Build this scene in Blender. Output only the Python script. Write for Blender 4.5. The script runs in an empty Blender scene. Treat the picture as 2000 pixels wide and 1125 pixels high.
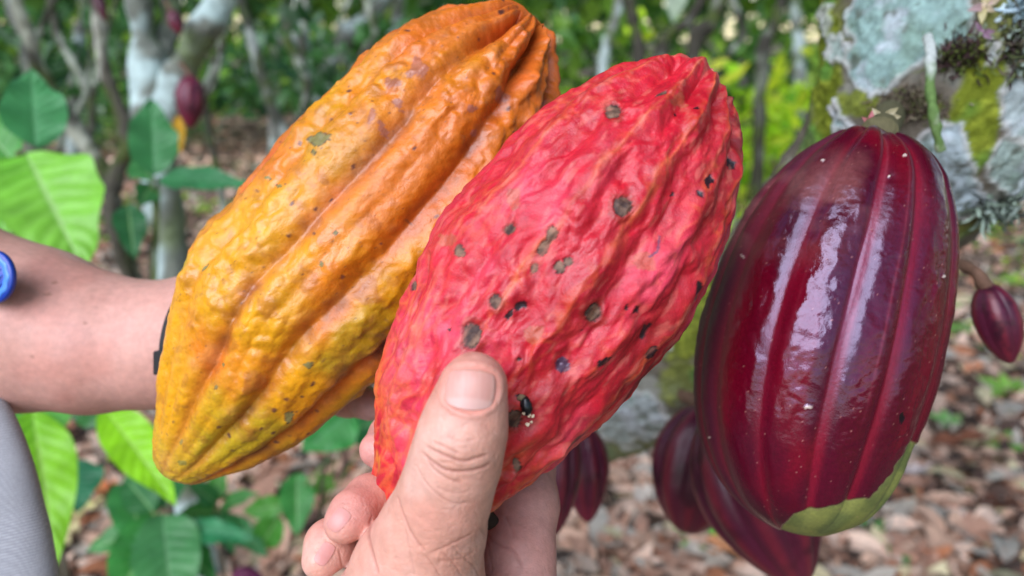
import bpy, math, random
import numpy as np
from mathutils import Vector
random.seed(7); RNG = np.random.default_rng(7)
PI = math.pi

# ------------------------------------------------------------------ camera, sky, sun, exposure
scene = bpy.context.scene
col = scene.collection
CAM_H, PITCH, F = 1.45, math.radians(19.0), 1444.0
CAM = np.array([0, 0, CAM_H]); FW = np.array([0, math.cos(PITCH), -math.sin(PITCH)])
UP = np.array([0, math.sin(PITCH), math.cos(PITCH)]); RT = np.array([1.0, 0, 0])
cd = bpy.data.cameras.new('camera'); cam = bpy.data.objects.new('camera', cd); col.objects.link(cam)
cam.location = CAM; cam.rotation_euler = (math.radians(90) - PITCH, 0, 0)
cd.sensor_width = 36; cd.lens = F / 2000 * 36; cd.clip_start = 0.01; cd.clip_end = 500
cd.dof.use_dof = True; cd.dof.focus_distance = 0.272; cd.dof.aperture_fstop = 7.0
scene.camera = cam
world = bpy.data.worlds.new('World'); scene.world = world; world.use_nodes = True
wn = world.node_tree; bg = wn.nodes['Background']
sky = wn.nodes.new('ShaderNodeTexSky'); sky.sky_type = 'NISHITA'; sky.sun_disc = False
SUN_EL, SUN_AZ = math.radians(44), math.radians(213)          # behind the viewer, a little to the left
sky.sun_elevation = SUN_EL; sky.sun_rotation = SUN_AZ; sky.dust_density = .4; sky.air_density = 1.2; sky.ozone_density = 1.5
wn.links.new(sky.outputs[0], bg.inputs[0]); bg.inputs[1].default_value = 0.15
sl = bpy.data.lights.new('sun', 'SUN'); sl.energy = 4.0; sl.angle = math.radians(54); sl.color = (.90, .90, 1)
sun = bpy.data.objects.new('sun', sl); col.objects.link(sun)
sd = Vector((math.sin(SUN_AZ) * math.cos(SUN_EL), math.cos(SUN_AZ) * math.cos(SUN_EL), math.sin(SUN_EL)))
sun.rotation_euler = sd.to_track_quat('Z', 'Y').to_euler()
scene.view_settings.view_transform = 'Standard'; scene.view_settings.look = 'None'
scene.view_settings.gamma = 1; scene.view_settings.exposure = 0.42
scene.cycles.max_bounces = 6; scene.cycles.transparent_max_bounces = 4

# ------------------------------------------------------------------ geometry helpers
def P(px, py, d):
    px, py, d = np.broadcast_arrays(np.asarray(px, float), np.asarray(py, float), np.asarray(d, float))
    return CAM + FW * d[..., None] + RT * ((px - 1000) * d / F)[..., None] + UP * ((562.5 - py) * d / F)[..., None]
def proj(V):
    q = V - CAM; d = q @ FW
    return 1000 + (q @ RT) / d * F, 562.5 - (q @ UP) / d * F, d
def lin(c):
    c = np.asarray(c, float) / 255.; return np.where(c <= .04045, c / 12.92, ((c + .055) / 1.055) ** 2.4)
def sstep(a, b, x):
    t = np.clip((x - a) / (b - a), 0, 1); return t * t * (3 - 2 * t)
def mix(a, b, t):
    return a * (1 - t[..., None]) + np.asarray(b) * t[..., None]
U32 = np.uint32
def _mx(n):
    n = (n ^ (n >> U32(15))) * U32(0x85ebca6b); n = (n ^ (n >> U32(13))) * U32(0xc2b2ae35); return n ^ (n >> U32(16))
def _ax(i, c):
    return i.astype(np.int32).view(np.uint32) * U32(c)
def vnoise(p, seed=0):
    """smooth value noise, -1..1"""
    p = np.asarray(p, np.float32); sh = p.shape[:-1]; p = p.reshape(-1, 3)
    i = np.floor(p); f = p - i; f = f * f * f * (f * (f * 6 - 15) + 10)
    h = []; one = [U32(374761393), U32(668265263), U32(2246822519)]
    for k in range(3):
        q = _ax(i[:, k], int(one[k])); h.append((q, q + one[k]))
    sd_ = U32((seed * 974634777 + 12345) & 0xffffffff); r = []
    for X in h[0]:
        for Y in h[1]:
            xy = X ^ (Y + sd_)
            a, b = (_mx(xy + Z).astype(np.float32) for Z in h[2]); r.append(a + (b - a) * f[:, 2])
    y0 = r[0] + (r[1] - r[0]) * f[:, 1]; y1 = r[2] + (r[3] - r[2]) * f[:, 1]
    return ((y0 + (y1 - y0) * f[:, 0]) * np.float32(2 / 4294967295.) - 1).reshape(sh).astype(float)
def fbm(p, oct=4, seed=0, gain=.5):
    r = 0; a = 1; t = 0
    for k in range(oct):
        r = r + a * vnoise(p * 2 ** k + 17.3 * k, seed + k); t += a; a *= gain
    return r / t
def worley(p, seed=0):
    """distance to nearest feature point and the next"""
    p = np.asarray(p, np.float32); sh = p.shape[:-1]; p = p.reshape(-1, 3)
    i = np.floor(p - .5); d1 = np.full(len(p), 9., np.float32); d2 = d1.copy(); s = U32((seed * 2654435761) & 0xffffffff); m = np.float32(.8 / 1023)
    for dx in (0, 1):
        for dy in (0, 1):
            for dz in (0, 1):
                c = i + np.array([dx, dy, dz], np.float32)
                n = _mx((_ax(c[:, 0], 374761393) ^ (_ax(c[:, 1], 668265263) + s)) + _ax(c[:, 2], 2246822519)); d = 0
                for k in range(3):
                    q = c[:, k] + ((n >> U32(10 * k)) & U32(1023)).astype(np.float32) * m + np.float32(.1) - p[:, k]; d = d + q * q
                d2 = np.minimum(d2, np.maximum(d, d1)); d1 = np.minimum(d1, d)
    return np.sqrt(d1).reshape(sh).astype(float), np.sqrt(d2).reshape(sh).astype(float)
def catmull(pts, n, closed=True):
    p = np.asarray(pts, float); m = len(p); t = np.linspace(0, m if closed else m - 1, n, endpoint=not closed)
    i = np.minimum(np.floor(t).astype(int), m - 1 if closed else m - 2); f = (t - i)[:, None]
    g = (lambda k: p[k % m]) if closed else (lambda k: p[np.clip(k, 0, m - 1)])
    a, b, c, d = g(i - 1), g(i), g(i + 1), g(i + 2)
    return .5 * (2 * b + (c - a) * f + (2 * a - 5 * b + 4 * c - d) * f ** 2 + (3 * b - a - 3 * c + d) * f ** 3)
def polydist(x, y, pts):
    """distance in the picture to a polyline, and position along it 0..1"""
    pts = np.asarray(pts, float); best = np.full(x.shape, 1e9); tt = np.zeros(x.shape); n = len(pts) - 1
    for k in range(n):
        a, b = pts[k], pts[k + 1]; ab = b - a; L = (ab ** 2).sum() + 1e-9
        t = np.clip(((x - a[0]) * ab[0] + (y - a[1]) * ab[1]) / L, 0, 1)
        d = np.hypot(x - a[0] - t * ab[0], y - a[1] - t * ab[1]); m = d < best
        best = np.where(m, d, best); tt = np.where(m, (k + t) / n, tt)
    return best, tt
def inpoly(x, y, poly):
    poly = np.asarray(poly, float); r = np.zeros(x.shape, bool); j = len(poly) - 1
    for i in range(len(poly)):
        xi, yi = poly[i]; xj, yj = poly[j]
        if yi != yj:
            r ^= ((yi > y) != (yj > y)) & (x < (xj - xi) * (y - yi) / (yj - yi) + xi)
        j = i
    return r
def sdpoly(x, y, poly):
    d, _ = polydist(x, y, np.vstack([poly, poly[:1]])); return np.where(inpoly(x, y, poly), -d, d)

def build(name, V, Fc, mat, parent=None, colr=None, rough=None, smooth=True):
    """one mesh object from vertex and face arrays; faces all quads or all triangles"""
    V = np.ascontiguousarray(V, np.float32).reshape(-1, 3); Fc = np.ascontiguousarray(Fc, np.int32)
    me = bpy.data.meshes.new(name); k = Fc.shape[1]
    me.vertices.add(len(V)); me.vertices.foreach_set('co', V.ravel())
    me.loops.add(Fc.size); me.loops.foreach_set('vertex_index', Fc.ravel())
    me.polygons.add(len(Fc)); me.polygons.foreach_set('loop_start', np.arange(0, Fc.size, k, dtype=np.int32))
    me.polygons.foreach_set('loop_total', np.full(len(Fc), k, np.int32))
    me.polygons.foreach_set('use_smooth', np.full(len(Fc), smooth, bool))
    me.update(calc_edges=True)
    if colr is not None:
        c = np.ones((len(V), 4), np.float32); c[:, :3] = np.clip(np.asarray(colr).reshape(-1, 3), 0, 1)
        a = me.color_attributes.new('pigment', 'FLOAT_COLOR', 'POINT'); a.data.foreach_set('color', c.ravel())
    if rough is not None:
        a = me.attributes.new('gloss', 'FLOAT', 'POINT'); a.data.foreach_set('value', np.asarray(rough, np.float32).ravel())
    me.materials.append(mat)
    o = bpy.data.objects.new(name, me); col.objects.link(o)
    if parent: o.parent = parent
    return o
def gridfaces(nu, nv, wrap=True):
    i = np.arange(nu - 1)[:, None]; j = np.arange(nv if wrap else nv - 1)[None, :]; j2 = (j + 1) % nv
    return np.stack([i * nv + j, i * nv + j2, (i + 1) * nv + j2, (i + 1) * nv + j], -1).reshape(-1, 4)
def tag(o, label=None, cat=None, group=None, kind=None):
    if label: o['label'] = label
    if cat: o['category'] = cat
    if group: o['group'] = group
    if kind: o['kind'] = kind
    return o
def empty(name, loc=(0, 0, 0), rot=(0, 0, 0)):
    o = bpy.data.objects.new(name, None); o.location = loc; o.rotation_euler = rot; o.empty_display_size = .05
    col.objects.link(o); return o
def tube(pts, rad, nv=10, cap=True):
    """sweep along 3D points, returns grid vertices (nu,nv,3), normals, arc length"""
    p = np.asarray(pts, float); r = np.asarray(rad, float)
    t = np.gradient(p, axis=0); t /= np.linalg.norm(t, axis=1)[:, None] + 1e-12
    s = np.concatenate([[0], np.cumsum(np.linalg.norm(np.diff(p, axis=0), axis=1))])
    a = np.cross(t[0], [0.3, -1, .2]); a /= np.linalg.norm(a); A = []
    for k in range(len(p)):
        a = a - t[k] * (a @ t[k]); a = a / np.linalg.norm(a); A.append(a)
    A = np.array(A); B = np.cross(t, A); th = np.linspace(0, 2 * PI, nv, endpoint=False)
    N = A[:, None] * np.cos(th)[None, :, None] + B[:, None] * np.sin(th)[None, :, None]
    rr = r.copy()
    if cap: rr[0] = rr[-1] = 1e-4
    return p[:, None] + N * rr[:, None, None], N, s
def tube_obj(name, pts, rad, mat, parent=None, nu=24, nv=10, colr=None, lump=0, seed=0):
    c = catmull(np.column_stack([pts, rad]), nu, False)
    V, N, s = tube(c[:, :3], np.maximum(c[:, 3], 1e-4), nv)
    if lump: V = V + N * (vnoise(V / (c[:, 3].mean() * 1.5), seed) * lump)[..., None]
    if callable(colr): colr = colr(V)
    return build(name, V, gridfaces(nu, nv), mat, parent, colr if colr is not None else None)

# ------------------------------------------------------------------ materials
def mat(name, rough=.5, bump=(), spec=.5, sss=0, sssr=(1, .35, .2), transl=0, coat=0, coat_r=.1, base=None, vary=.1, vscale=200, sheen=0, tint=None):
    m = bpy.data.materials.new(name); m.use_nodes = True; n = m.node_tree.nodes; l = m.node_tree.links
    b = n['Principled BSDF']
    if base is None:
        a = n.new('ShaderNodeAttribute'); a.attribute_name = 'pigment'; c = a.outputs['Color']
    else:
        a = n.new('ShaderNodeRGB'); a.outputs[0].default_value = (*base, 1); c = a.outputs[0]
    tc = n.new('ShaderNodeTexCoord'); co = tc.outputs['Object']
    ns = n.new('ShaderNodeTexNoise'); ns.inputs['Scale'].default_value = vscale; ns.inputs['Detail'].default_value = 4
    l.new(co, ns.inputs['Vector'])
    mr = n.new('ShaderNodeMapRange'); mr.inputs['To Min'].default_value = 1 - vary * 2; mr.inputs['To Max'].default_value = 1 + vary * 2
    l.new(ns.outputs['Fac'], mr.inputs['Value'])
    mx = n.new('ShaderNodeVectorMath'); mx.operation = 'SCALE'; l.new(c, mx.inputs[0]); l.new(mr.outputs[0], mx.inputs['Scale'])
    l.new(mx.outputs[0], b.inputs['Base Color'])
    if rough == 'attr':
        ra = n.new('ShaderNodeAttribute'); ra.attribute_name = 'gloss'; l.new(ra.outputs['Fac'], b.inputs['Roughness'])
    else: b.inputs['Roughness'].default_value = rough
    b.inputs['Specular IOR Level'].default_value = spec
    if tint: b.inputs['Specular Tint'].default_value = (*tint, 1)
    if sss:
        b.inputs['Subsurface Weight'].default_value = sss; b.inputs['Subsurface Radius'].default_value = sssr; b.inputs['Subsurface Scale'].default_value = .004
    b.inputs['Coat Weight'].default_value = coat; b.inputs['Coat Roughness'].default_value = coat_r
    if sheen: b.inputs['Sheen Weight'].default_value = sheen
    prev = None
    for sc, dist in bump:
        t = n.new('ShaderNodeTexNoise'); t.inputs['Scale'].default_value = sc; t.inputs['Detail'].default_value = 3; l.new(co, t.inputs['Vector'])
        bp = n.new('ShaderNodeBump'); bp.inputs['Strength'].default_value = 1; bp.inputs['Distance'].default_value = dist
        l.new(t.outputs['Fac'], bp.inputs['Height'])
        if prev: l.new(prev.outputs[0], bp.inputs['Normal'])
        prev = bp
    if prev: l.new(prev.outputs[0], b.inputs['Normal'])
    if transl:
        tr = n.new('ShaderNodeBsdfTranslucent'); l.new(mx.outputs[0], tr.inputs['Color'])
        ms = n.new('ShaderNodeMixShader'); ms.inputs[0].default_value = transl
        l.new(b.outputs[0], ms.inputs[1]); l.new(tr.outputs[0], ms.inputs[2]); l.new(ms.outputs[0], n['Material Output'].inputs['Surface'])
    return m
M_POD_Y = mat('warty_rind', 'attr', ((900, .00018), (2600, .00008)), .5, sss=.06, vscale=500, vary=.10)
M_POD_R = mat('wrinkled_rind', 'attr', ((1500, .00016), (3200, .00010)), .55, sss=.02, vscale=900, vary=.14)
M_POD_P = mat('glossy_rind', 'attr', ((700, .00010), (1800, .00004)), .75, vscale=700, vary=.18, tint=(.74, .72, 1))
M_FARPOD = mat('small_pod_rind', .38, ((500, .0001),), .5, vscale=300, vary=.15)
M_SKIN = mat('skin', 'attr', ((700, .00009), (1500, .00012), (3500, .00006)), .42, sss=.18, vscale=300, vary=.11)
M_NAIL = mat('nail', .42, ((260, .00012),), .5, sss=.2, vary=.04)
M_BARK = mat('lichen_bark', .9, ((350, .0012), (1100, .0006)), .2, vscale=260, vary=.22)
M_BARK2 = mat('mottled_bark', .9, ((60, .006),), .2, vscale=30, vary=.3)
M_LEAF = mat('leaf_blade', .42, ((120, .0006),), .5, vscale=40, vary=.12, transl=.4)
M_LEAFF = mat('foliage', .45, (), .5, vscale=6, vary=.15, transl=.5)
M_DEAD = mat('dry_leaf', .75, ((90, .002),), .25, vscale=45, vary=.25, transl=.12)
M_GROUND = mat('soil', .95, ((25, .02), (140, .006)), .15, vscale=12, vary=.35)
M_CLOTH = mat('knit_fabric', .95, ((2500, .0002),), .1, vscale=900, vary=.08, sheen=.3)
M_BLACK = mat('black_rubber', .65, ((900, .0001),), .4, base=(.005, .005, .006))
M_BLUE = mat('blue_plastic', .35, (), .5, vary=.03)
M_FUZZ = mat('moss_tuft', .95, (), .1, vary=.3, vscale=600)
M_STEM = mat('woody_stem', .8, ((500, .0005),), .3, vscale=300, vary=.25)

# ------------------------------------------------------------------ ground and litter
def ground():
    n = 260; g = np.sinh(np.linspace(-4.2, 4.2, n)) / math.sinh(4.2) * 120
    X, Y = np.meshgrid(g, g + 3, indexing='ij')
    p = np.stack([X, Y, X * 0], -1)
    Z = .05 * fbm(p * .8, 3, 3) + .015 * fbm(p * 5, 2, 4)
    r = np.hypot(X, Y - 3); Z = Z + .35 * sstep(9, 40, r)
    V = np.stack([X, Y, Z], -1)
    t = sstep(-.2, .3, fbm(p * 3, 4, 9)); c = mix(np.broadcast_to(np.array([.11, .075, .052]), V.shape), (.19, .13, .095), t)
    c = mix(c, (.06, .13, .02), sstep(.05, .3, fbm(p * .35, 3, 21)) * sstep(4, 7, r))
    return tag(build('ground', V, gridfaces(n, n, False), M_GROUND, colr=c), kind='structure')
ground()
def gz(x, y):
    p = np.stack([np.asarray(x, float), np.asarray(y, float), np.zeros_like(np.asarray(x, float))], -1)
    return .05 * fbm(p * .8, 3, 3) + .015 * fbm(p * 5, 2, 4)

def leafcloud(n, pos, size, tilt, palette, pw, nu=4, curl=.25, aspect=.4, droop=None, bright=.25):
    """n folded, curled leaves of 2*nu quads: verts, faces, colours"""
    u = np.linspace(0, 1, nu + 1); wprof = np.sin(np.clip(u * .93 + .05, 0, 1) * PI) ** .75; wprof[-1] = .02
    yaw = RNG.uniform(0, 2 * PI, n); pit = RNG.normal(0, 1, n) * tilt + (0 if droop is None else droop); roll = RNG.normal(0, 1, n) * tilt
    s = size * RNG.uniform(.6, 1.3, n); cu = RNG.normal(0, 1, n) * curl
    Y = np.repeat(u[None, :, None] - .5, 3, 2) * np.ones((n, 1, 1))
    X = wprof[None, :, None] * np.array([-1, 0, 1])[None, None, :] * aspect * .5 * RNG.uniform(.8, 1.25, (n, 1, 1))
    Z = np.abs(X) * RNG.uniform(-.2, .6, (n, 1, 1)) + cu[:, None, None] * ((u[None, :, None] - .5) ** 2 * 2 - .2)
    L = np.stack([X, Y, Z * np.ones_like(X)], -1) * s[:, None, None, None]
    L = L.reshape(n, -1, 3)
    cr, sr = np.cos(roll), np.sin(roll); cp, sp = np.cos(pit), np.sin(pit); cy, sy = np.cos(yaw), np.sin(yaw)
    x, y, z = L[..., 0], L[..., 1], L[..., 2]
    x, z = x * cr[:, None] + z * sr[:, None], -x * sr[:, None] + z * cr[:, None]
    y, z = y * cp[:, None] - z * sp[:, None], y * sp[:, None] + z * cp[:, None]
    x, y = x * cy[:, None] - y * sy[:, None], x * sy[:, None] + y * cy[:, None]
    V = np.stack([x, y, z], -1) + pos[:, None]
    nv = 3; base = gridfaces(nu + 1, nv, False); Fc = (base[None] + (np.arange(n) * (nu + 1) * nv)[:, None, None]).reshape(-1, 4)
    pal = np.asarray(palette)[RNG.choice(len(palette), n, p=np.asarray(pw) / np.sum(pw))] * RNG.uniform(1 - bright, 1 + bright, (n, 1))
    C = np.repeat(pal[:, None], (nu + 1) * nv, 1)
    return V.reshape(-1, 3), Fc, C.reshape(-1, 3)
LIT = [lin((228, 194, 170)), lin((186, 140, 116)), lin((210, 170, 144)), lin((104, 80, 68)), lin((188, 176, 160)), lin((184, 118, 82)), lin((70, 56, 48)), lin((205, 190, 150))]
LW = [6, 5, 6, 3, 4, 1.6, 2, 1.6]
def litter():
    n = 42000; r = 1.0 + 13 * RNG.random(n) ** 1.5; a = RNG.uniform(-.95, .95, n); x = r * np.sin(a); y = r * np.cos(a)
    pos = np.stack([x, y, gz(x, y) + RNG.uniform(.0, .035, n)], -1)
    V, Fc, C = leafcloud(n, pos, .115 * RNG.choice([.45, .85, 1.3], n, p=[.42, .38, .20]), .32, LIT, LW, curl=.28, aspect=.42)
    tag(build('leaf_litter', V, Fc, M_DEAD, colr=C), 'mat of curled brown and grey dead leaves covering the plantation floor', 'leaf litter', kind='stuff')
    n = 5000; r = 1.2 + 6 * RNG.random(n) ** 1.3; a = RNG.uniform(-.9, .9, n); x = r * np.sin(a); y = r * np.cos(a)
    pos = np.stack([x, y, gz(x, y) + .02], -1)
    V, Fc, C = leafcloud(n, pos, .07, .3, [(.05, .035, .03), (.16, .12, .09), (.30, .24, .19)], [2, 2, 1], nu=3, curl=.1, aspect=.07)
    tag(build('fallen_twigs', V, Fc, M_DEAD, colr=C), 'thin dry twigs scattered over the leaf litter', 'twigs', kind='stuff')
    n = 15000; x = RNG.uniform(-9, 9, n); y = RNG.uniform(2.2, 14, n); p = np.stack([x * .5, y * .5, x * 0], -1)
    thr = np.where((x > .6) & (y > 3.6), -.6, .20); k = vnoise(p, 5) + .35 * vnoise(p * 5, 6) > thr; x, y = x[k], y[k]; n = len(x)
    pos = np.stack([x, y, gz(x, y) + .035], -1)
    V, Fc, C = leafcloud(n, pos, .06 + .02 * sstep(4, 8, y), .5, [(.16, .42, .04), (.36, .62, .05), (.58, .78, .06), (.22, .40, .16)], [3, 4, 3, 1], nu=3, aspect=.55)  # brightest limes stand in for sun falling on the weeds
    tag(build('ground_cover', V, Fc, M_LEAFF, colr=C), 'patches of low weeds, sunlight painted into their bright green, among the dead leaves', 'ground cover', kind='stuff')
litter()

# ------------------------------------------------------------------ leaves, plants and trees
def blade(name, base, tip, width, matr, parent, c1, c2, side=None, sag=.12, fold=.25, wav=.05, seed=0, nu=46, nv=25, holes=0, tipp=.75, vein=.25):
    """one broad leaf from base to tip with midrib, side veins and wavy edge"""
    base, tip = np.asarray(base, float), np.asarray(tip, float); ax = tip - base; L = np.linalg.norm(ax); ax /= L
    view = CAM - (base + tip) / 2; view /= np.linalg.norm(view)
    nrm = view if side is None else view + np.asarray(side, float)
    nrm = nrm - ax * (nrm @ ax); nrm /= np.linalg.norm(nrm); lat = np.cross(ax, nrm)
    u = np.linspace(0, 1, nu)[:, None]; v = np.linspace(-1, 1, nv)[None, :]
    w = np.sin(PI * u ** tipp) ** .8 * (1 - .25 * u ** 4); w = w + .0 * v
    rnd = vnoise(np.stack([u * 9 + seed * 3.1, v * 0 + seed, u * 0], -1) if False else np.stack(np.broadcast_arrays(u * 9 + seed * 3.1, np.sign(v) * 2.0 + seed, u * 0), -1), seed)
    ww = w * (1 + .07 * rnd)
    X = v * ww * width * .5
    arch = -sag * L * (u * u - u * .3)
    ph = (u - np.abs(v) * .16) * 9.5
    vein_h = np.exp(-((ph - np.round(ph)) / .10) ** 2) * np.clip(1 - np.abs(v) * .7, 0, 1)
    Z = np.abs(v) * ww * width * .5 * fold + arch - .006 * width * 5 * np.exp(-(v / .05) ** 2) * .3 - vein_h * width * .006 + \
        wav * width * np.sin(u * 17 + seed + np.sign(v)) * np.abs(v) ** 2 + .03 * width * np.cos((ph - .5) * 2 * PI) * (1 - np.abs(v)) * np.abs(v) * 2
    V = base + ax * (u * L)[..., None] + lat * X[..., None] + nrm * (Z + 0 * v)[..., None]
    m = np.clip(np.exp(-(v / .045) ** 2) + vein_h * vein, 0, 1)
    C = mix(np.broadcast_to(np.asarray(c1, float), V.shape), c2, m + 0 * u)
    t = fbm(V * 60, 3, seed); C = C * (1 + .18 * t)[..., None]
    if holes:
        b = sstep(.72, .78, vnoise(V * 90, seed + 4)); C = mix(C, (.16, .10, .04), b)
    return build(name, V, gridfaces(nu, nv, False), matr, parent, C)

GR_D, GR_M, GR_L, GR_Y = (.045, .19, .05), (.09, .36, .06), (.20, .50, .06), (.22, .55, .02)
def plant(name, label, foot, nodes, leaves, cat='plant', group=None, stemc=(.12, .10, .07)):
    """foot and nodes: stem path; leaves: (base px, tip px, depth base, depth tip, width px, colour, vein colour, side)"""
    t = empty(name, foot); tag(t, label, cat, group)
    off = np.asarray(foot, float)
    if len(nodes):
        pts = np.vstack([off, [P(*q) for q in nodes]]) - off
        c = np.linspace(.006, .003, len(pts))
        tube_obj('stem', pts, c, M_STEM, t, nu=24, nv=8, colr=lambda V: np.broadcast_to(np.array(stemc), V.shape))
    for k, (a, b, da, db, w, c1, c2, side) in enumerate(leaves):
        A, B = P(*a, da) - off, P(*b, db) - off
        o = blade('leaf', np.zeros(3) + A + off, B + off, w * (da + db) / 2 / F, M_LEAF, None, c1, c2, side, seed=k + len(label), holes=0)
        o.data.transform(__import__('mathutils').Matrix.Translation(-Vector(off))); o.parent = t
        if a[0] or a[1]:
            q = nodes[min(len(nodes) - 1, k * len(nodes) // max(1, len(leaves)))] if nodes else None
            if q is not None:
                m0 = P(*q) - off
                tube_obj('petiole', np.array([m0, (m0 + A) / 2 + [0, 0, .004], A]), [.0022, .002, .0018], M_STEM, t, nu=8, nv=6, colr=lambda V: np.broadcast_to(np.array((.16, .22, .07)), V.shape))
    return t
VE = (.30, .55, .22)
def foot(px, py_guess, d):
    q = P(px, py_guess, d); return (q[0], q[1], float(gz(q[0], q[1])))
plant('young_cacao_plant', 'plant at the left edge with one large lime green leaf above the bare arm', foot(30, 900, 1.0),
      [(34, 700, 1.0), (36, 420, .98), (38, 292, .96)],
      [((70, 288), (60, 128), .96, .99, 118, (.085, .34, .12), (.14, .42, .18), (.3, -.2, .2)),
       ((52, 300), (158, 512), .95, .84, 205, (.27, .66, .07), (.46, .78, .25), (0, -.1, .6)),
       ((28, 306), (-6, 470), .95, .90, 100, (.22, .60, .06), VE, (-.3, 0, .5)),
       ((30, 320), (-70, 200), .96, 1.0, 100, GR_M, VE, None)], 'plant')
plant('young_cacao_plant', 'young cacao plant with dark green leaves in front of the forked grey trunk', foot(290, 900, 1.3),
      [(300, 700, 1.3), (306, 420, 1.28), (308, 345, 1.25)],
      [((300, 342), (296, 186), 1.25, 1.27, 92, (.075, .30, .10), (.12, .38, .15), (.1, 0, .2)),
       ((312, 350), (488, 352), 1.25, 1.15, 62, (.05, .24, .085), (.09, .30, .12), (0, 0, .7)),
       ((296, 352), (262, 300), 1.25, 1.29, 60, (.04, .22, .05), VE, None),
       ((296, 362), (272, 400), 1.26, 1.22, 48, (.04, .20, .05), VE, None),
       ((250, 400), (262, 500), 1.28, 1.2, 60, (.03, .16, .05), VE, None)], 'plant')
plant('low_cacao_seedling', 'seedling with long lime green leaves hanging under the bare arm beside the grey cloth', foot(60, 1100, 1.15),
      [(100, 900, 1.1), (120, 800, 1.05)],
      [((60, 740), (50, 900), 1.05, 1.0, 150, (.17, .56, .10), (.30, .6, .22), None),
       ((62, 800), (112, 1098), 1.02, .92, 120, (.28, .66, .03), (.42, .72, .14), (.2, 0, .2)),
       ((205, 800), (338, 972), 1.0, .9, 92, (.30, .70, .015), (.36, .66, .1), (0, -.1, .6)),
       ((150, 790), (240, 810), 1.05, 1.0, 80, (.03, .15, .03), VE, None)], 'plant')
plant('dark_leaved_seedling', 'seedling with broad dark green leaves at the bottom left between cloth and orange pod', foot(290, 1120, 1.5),
      [(300, 1080, 1.45), (308, 1015, 1.35)],
      [((150, 900), (150, 995), 1.5, 1.4, 92, (.03, .19, .08), (.06, .22, .1), None),
       ((262, 940), (268, 1060), 1.45, 1.35, 104, (.05, .27, .06), VE, (0, 0, .6)),
       ((310, 1010), (220, 1190), 1.35, 1.2, 112, (.07, .36, .07), VE, None),
       ((318, 1005), (340, 1210), 1.35, 1.2, 130, (.10, .34, .11), (.2, .45, .2), (0, -.1, .5)),
       ((345, 1035), (492, 1045), 1.35, 1.3, 56, (.04, .28, .10), (.1, .4, .2), (0, 0, 1)),
       ((300, 1000), (238, 925), 1.38, 1.45, 70, (.035, .18, .045), VE, None),
       ((285, 990), (212, 940), 1.42, 1.5, 55, (.04, .22, .05), VE, (0, 0, 1)),
       ((330, 990), (330, 900), 1.4, 1.5, 58, (.035, .20, .05), VE, (0, 0, 1)),
       ((290, 1030), (165, 1075), 1.4, 1.35, 62, (.08, .30, .08), VE, (0, 0, 1)),
       ((350, 1060), (420, 1130), 1.35, 1.3, 60, (.05, .24, .06), VE, (0, 0, 1))], 'plant')
plant('undergrowth_seedling', 'tangle of small dark leaves on the ground right of the lime green seedling leaf', foot(430, 1080, 1.7),
      [(430, 1060, 1.65), (425, 990, 1.55)],
      [((425, 985), (370, 940), 1.55, 1.5, 44, (.05, .24, .06), VE, (0, 0, 1)), ((430, 990), (500, 960), 1.55, 1.5, 40, (.08, .30, .07), VE, (0, 0, 1)),
       ((425, 1000), (455, 1075), 1.55, 1.45, 48, (.04, .22, .06), VE, None), ((420, 1000), (350, 1000), 1.55, 1.5, 42, (.06, .26, .05), VE, (0, 0, .6)),
       ((430, 1010), (520, 1080), 1.55, 1.45, 50, (.07, .30, .10), VE, (0, 0, .6)), ((420, 980), (430, 905), 1.55, 1.6, 38, (.10, .36, .06), VE, None)], 'plant')
plant('broad_leaved_seedling', 'seedling with rounded green leaves seen between the orange pod and the hand', foot(610, 1100, 1.5),
      [(628, 1000, 1.45), (640, 900, 1.35)],
      [((690, 800), (590, 880), 1.35, 1.3, 112, (.06, .33, .07), (.09, .36, .12), (0, 0, .3)),
       ((745, 815), (655, 860), 1.42, 1.35, 85, (.07, .33, .11), VE, (0, 0, .6)),
       ((580, 925), (580, 1045), 1.42, 1.35, 66, (.06, .30, .06), VE, None),
       ((648, 930), (612, 965), 1.45, 1.42, 40, (.14, .42, .04), VE, None),
       ((560, 985), (470, 1000), 1.48, 1.5, 46, (.10, .36, .05), VE, None),
       ((545, 1010), (500, 1080), 1.48, 1.5, 60, (.10, .40, .05), VE, None)], 'plant')
# small sprouts in the litter on the right
def sprout(px, py, size, n, c, label, group=None):
    tt = math.tan(math.atan((py - 562.5) / F) + PITCH); Y = CAM_H / tt; D = Y / math.cos(PITCH); D = CAM_H / math.sin(PITCH + math.atan((py - 562.5) / F)) * math.cos(math.atan((py - 562.5) / F))
    q = P(px, py, D); f = (q[0], q[1], float(gz(q[0], q[1])) + .01)
    t = empty('green_sprout', f); tag(t, label, 'sprout', group)
    for k in range(n):
        a = 2 * PI * k / n + px; e = RNG.uniform(.2, .9); s = size * RNG.uniform(.7, 1.2)
        b = np.array([math.cos(a) * .01, math.sin(a) * .01, .01]); tp = b + np.array([math.cos(a) * math.cos(e), math.sin(a) * math.cos(e), math.sin(e)]) * s
        o = blade('leaf', b + f, tp + f, s * .42, M_LEAF, None, np.asarray(c) * RNG.uniform(.8, 1.2), VE, (0, 0, 1.5), nu=12, nv=9, seed=k, sag=.3)
        o.data.transform(__import__('mathutils').Matrix.Translation(-Vector(f))); o.parent = t
GREEN_S = (.22, .52, .05)
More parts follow.
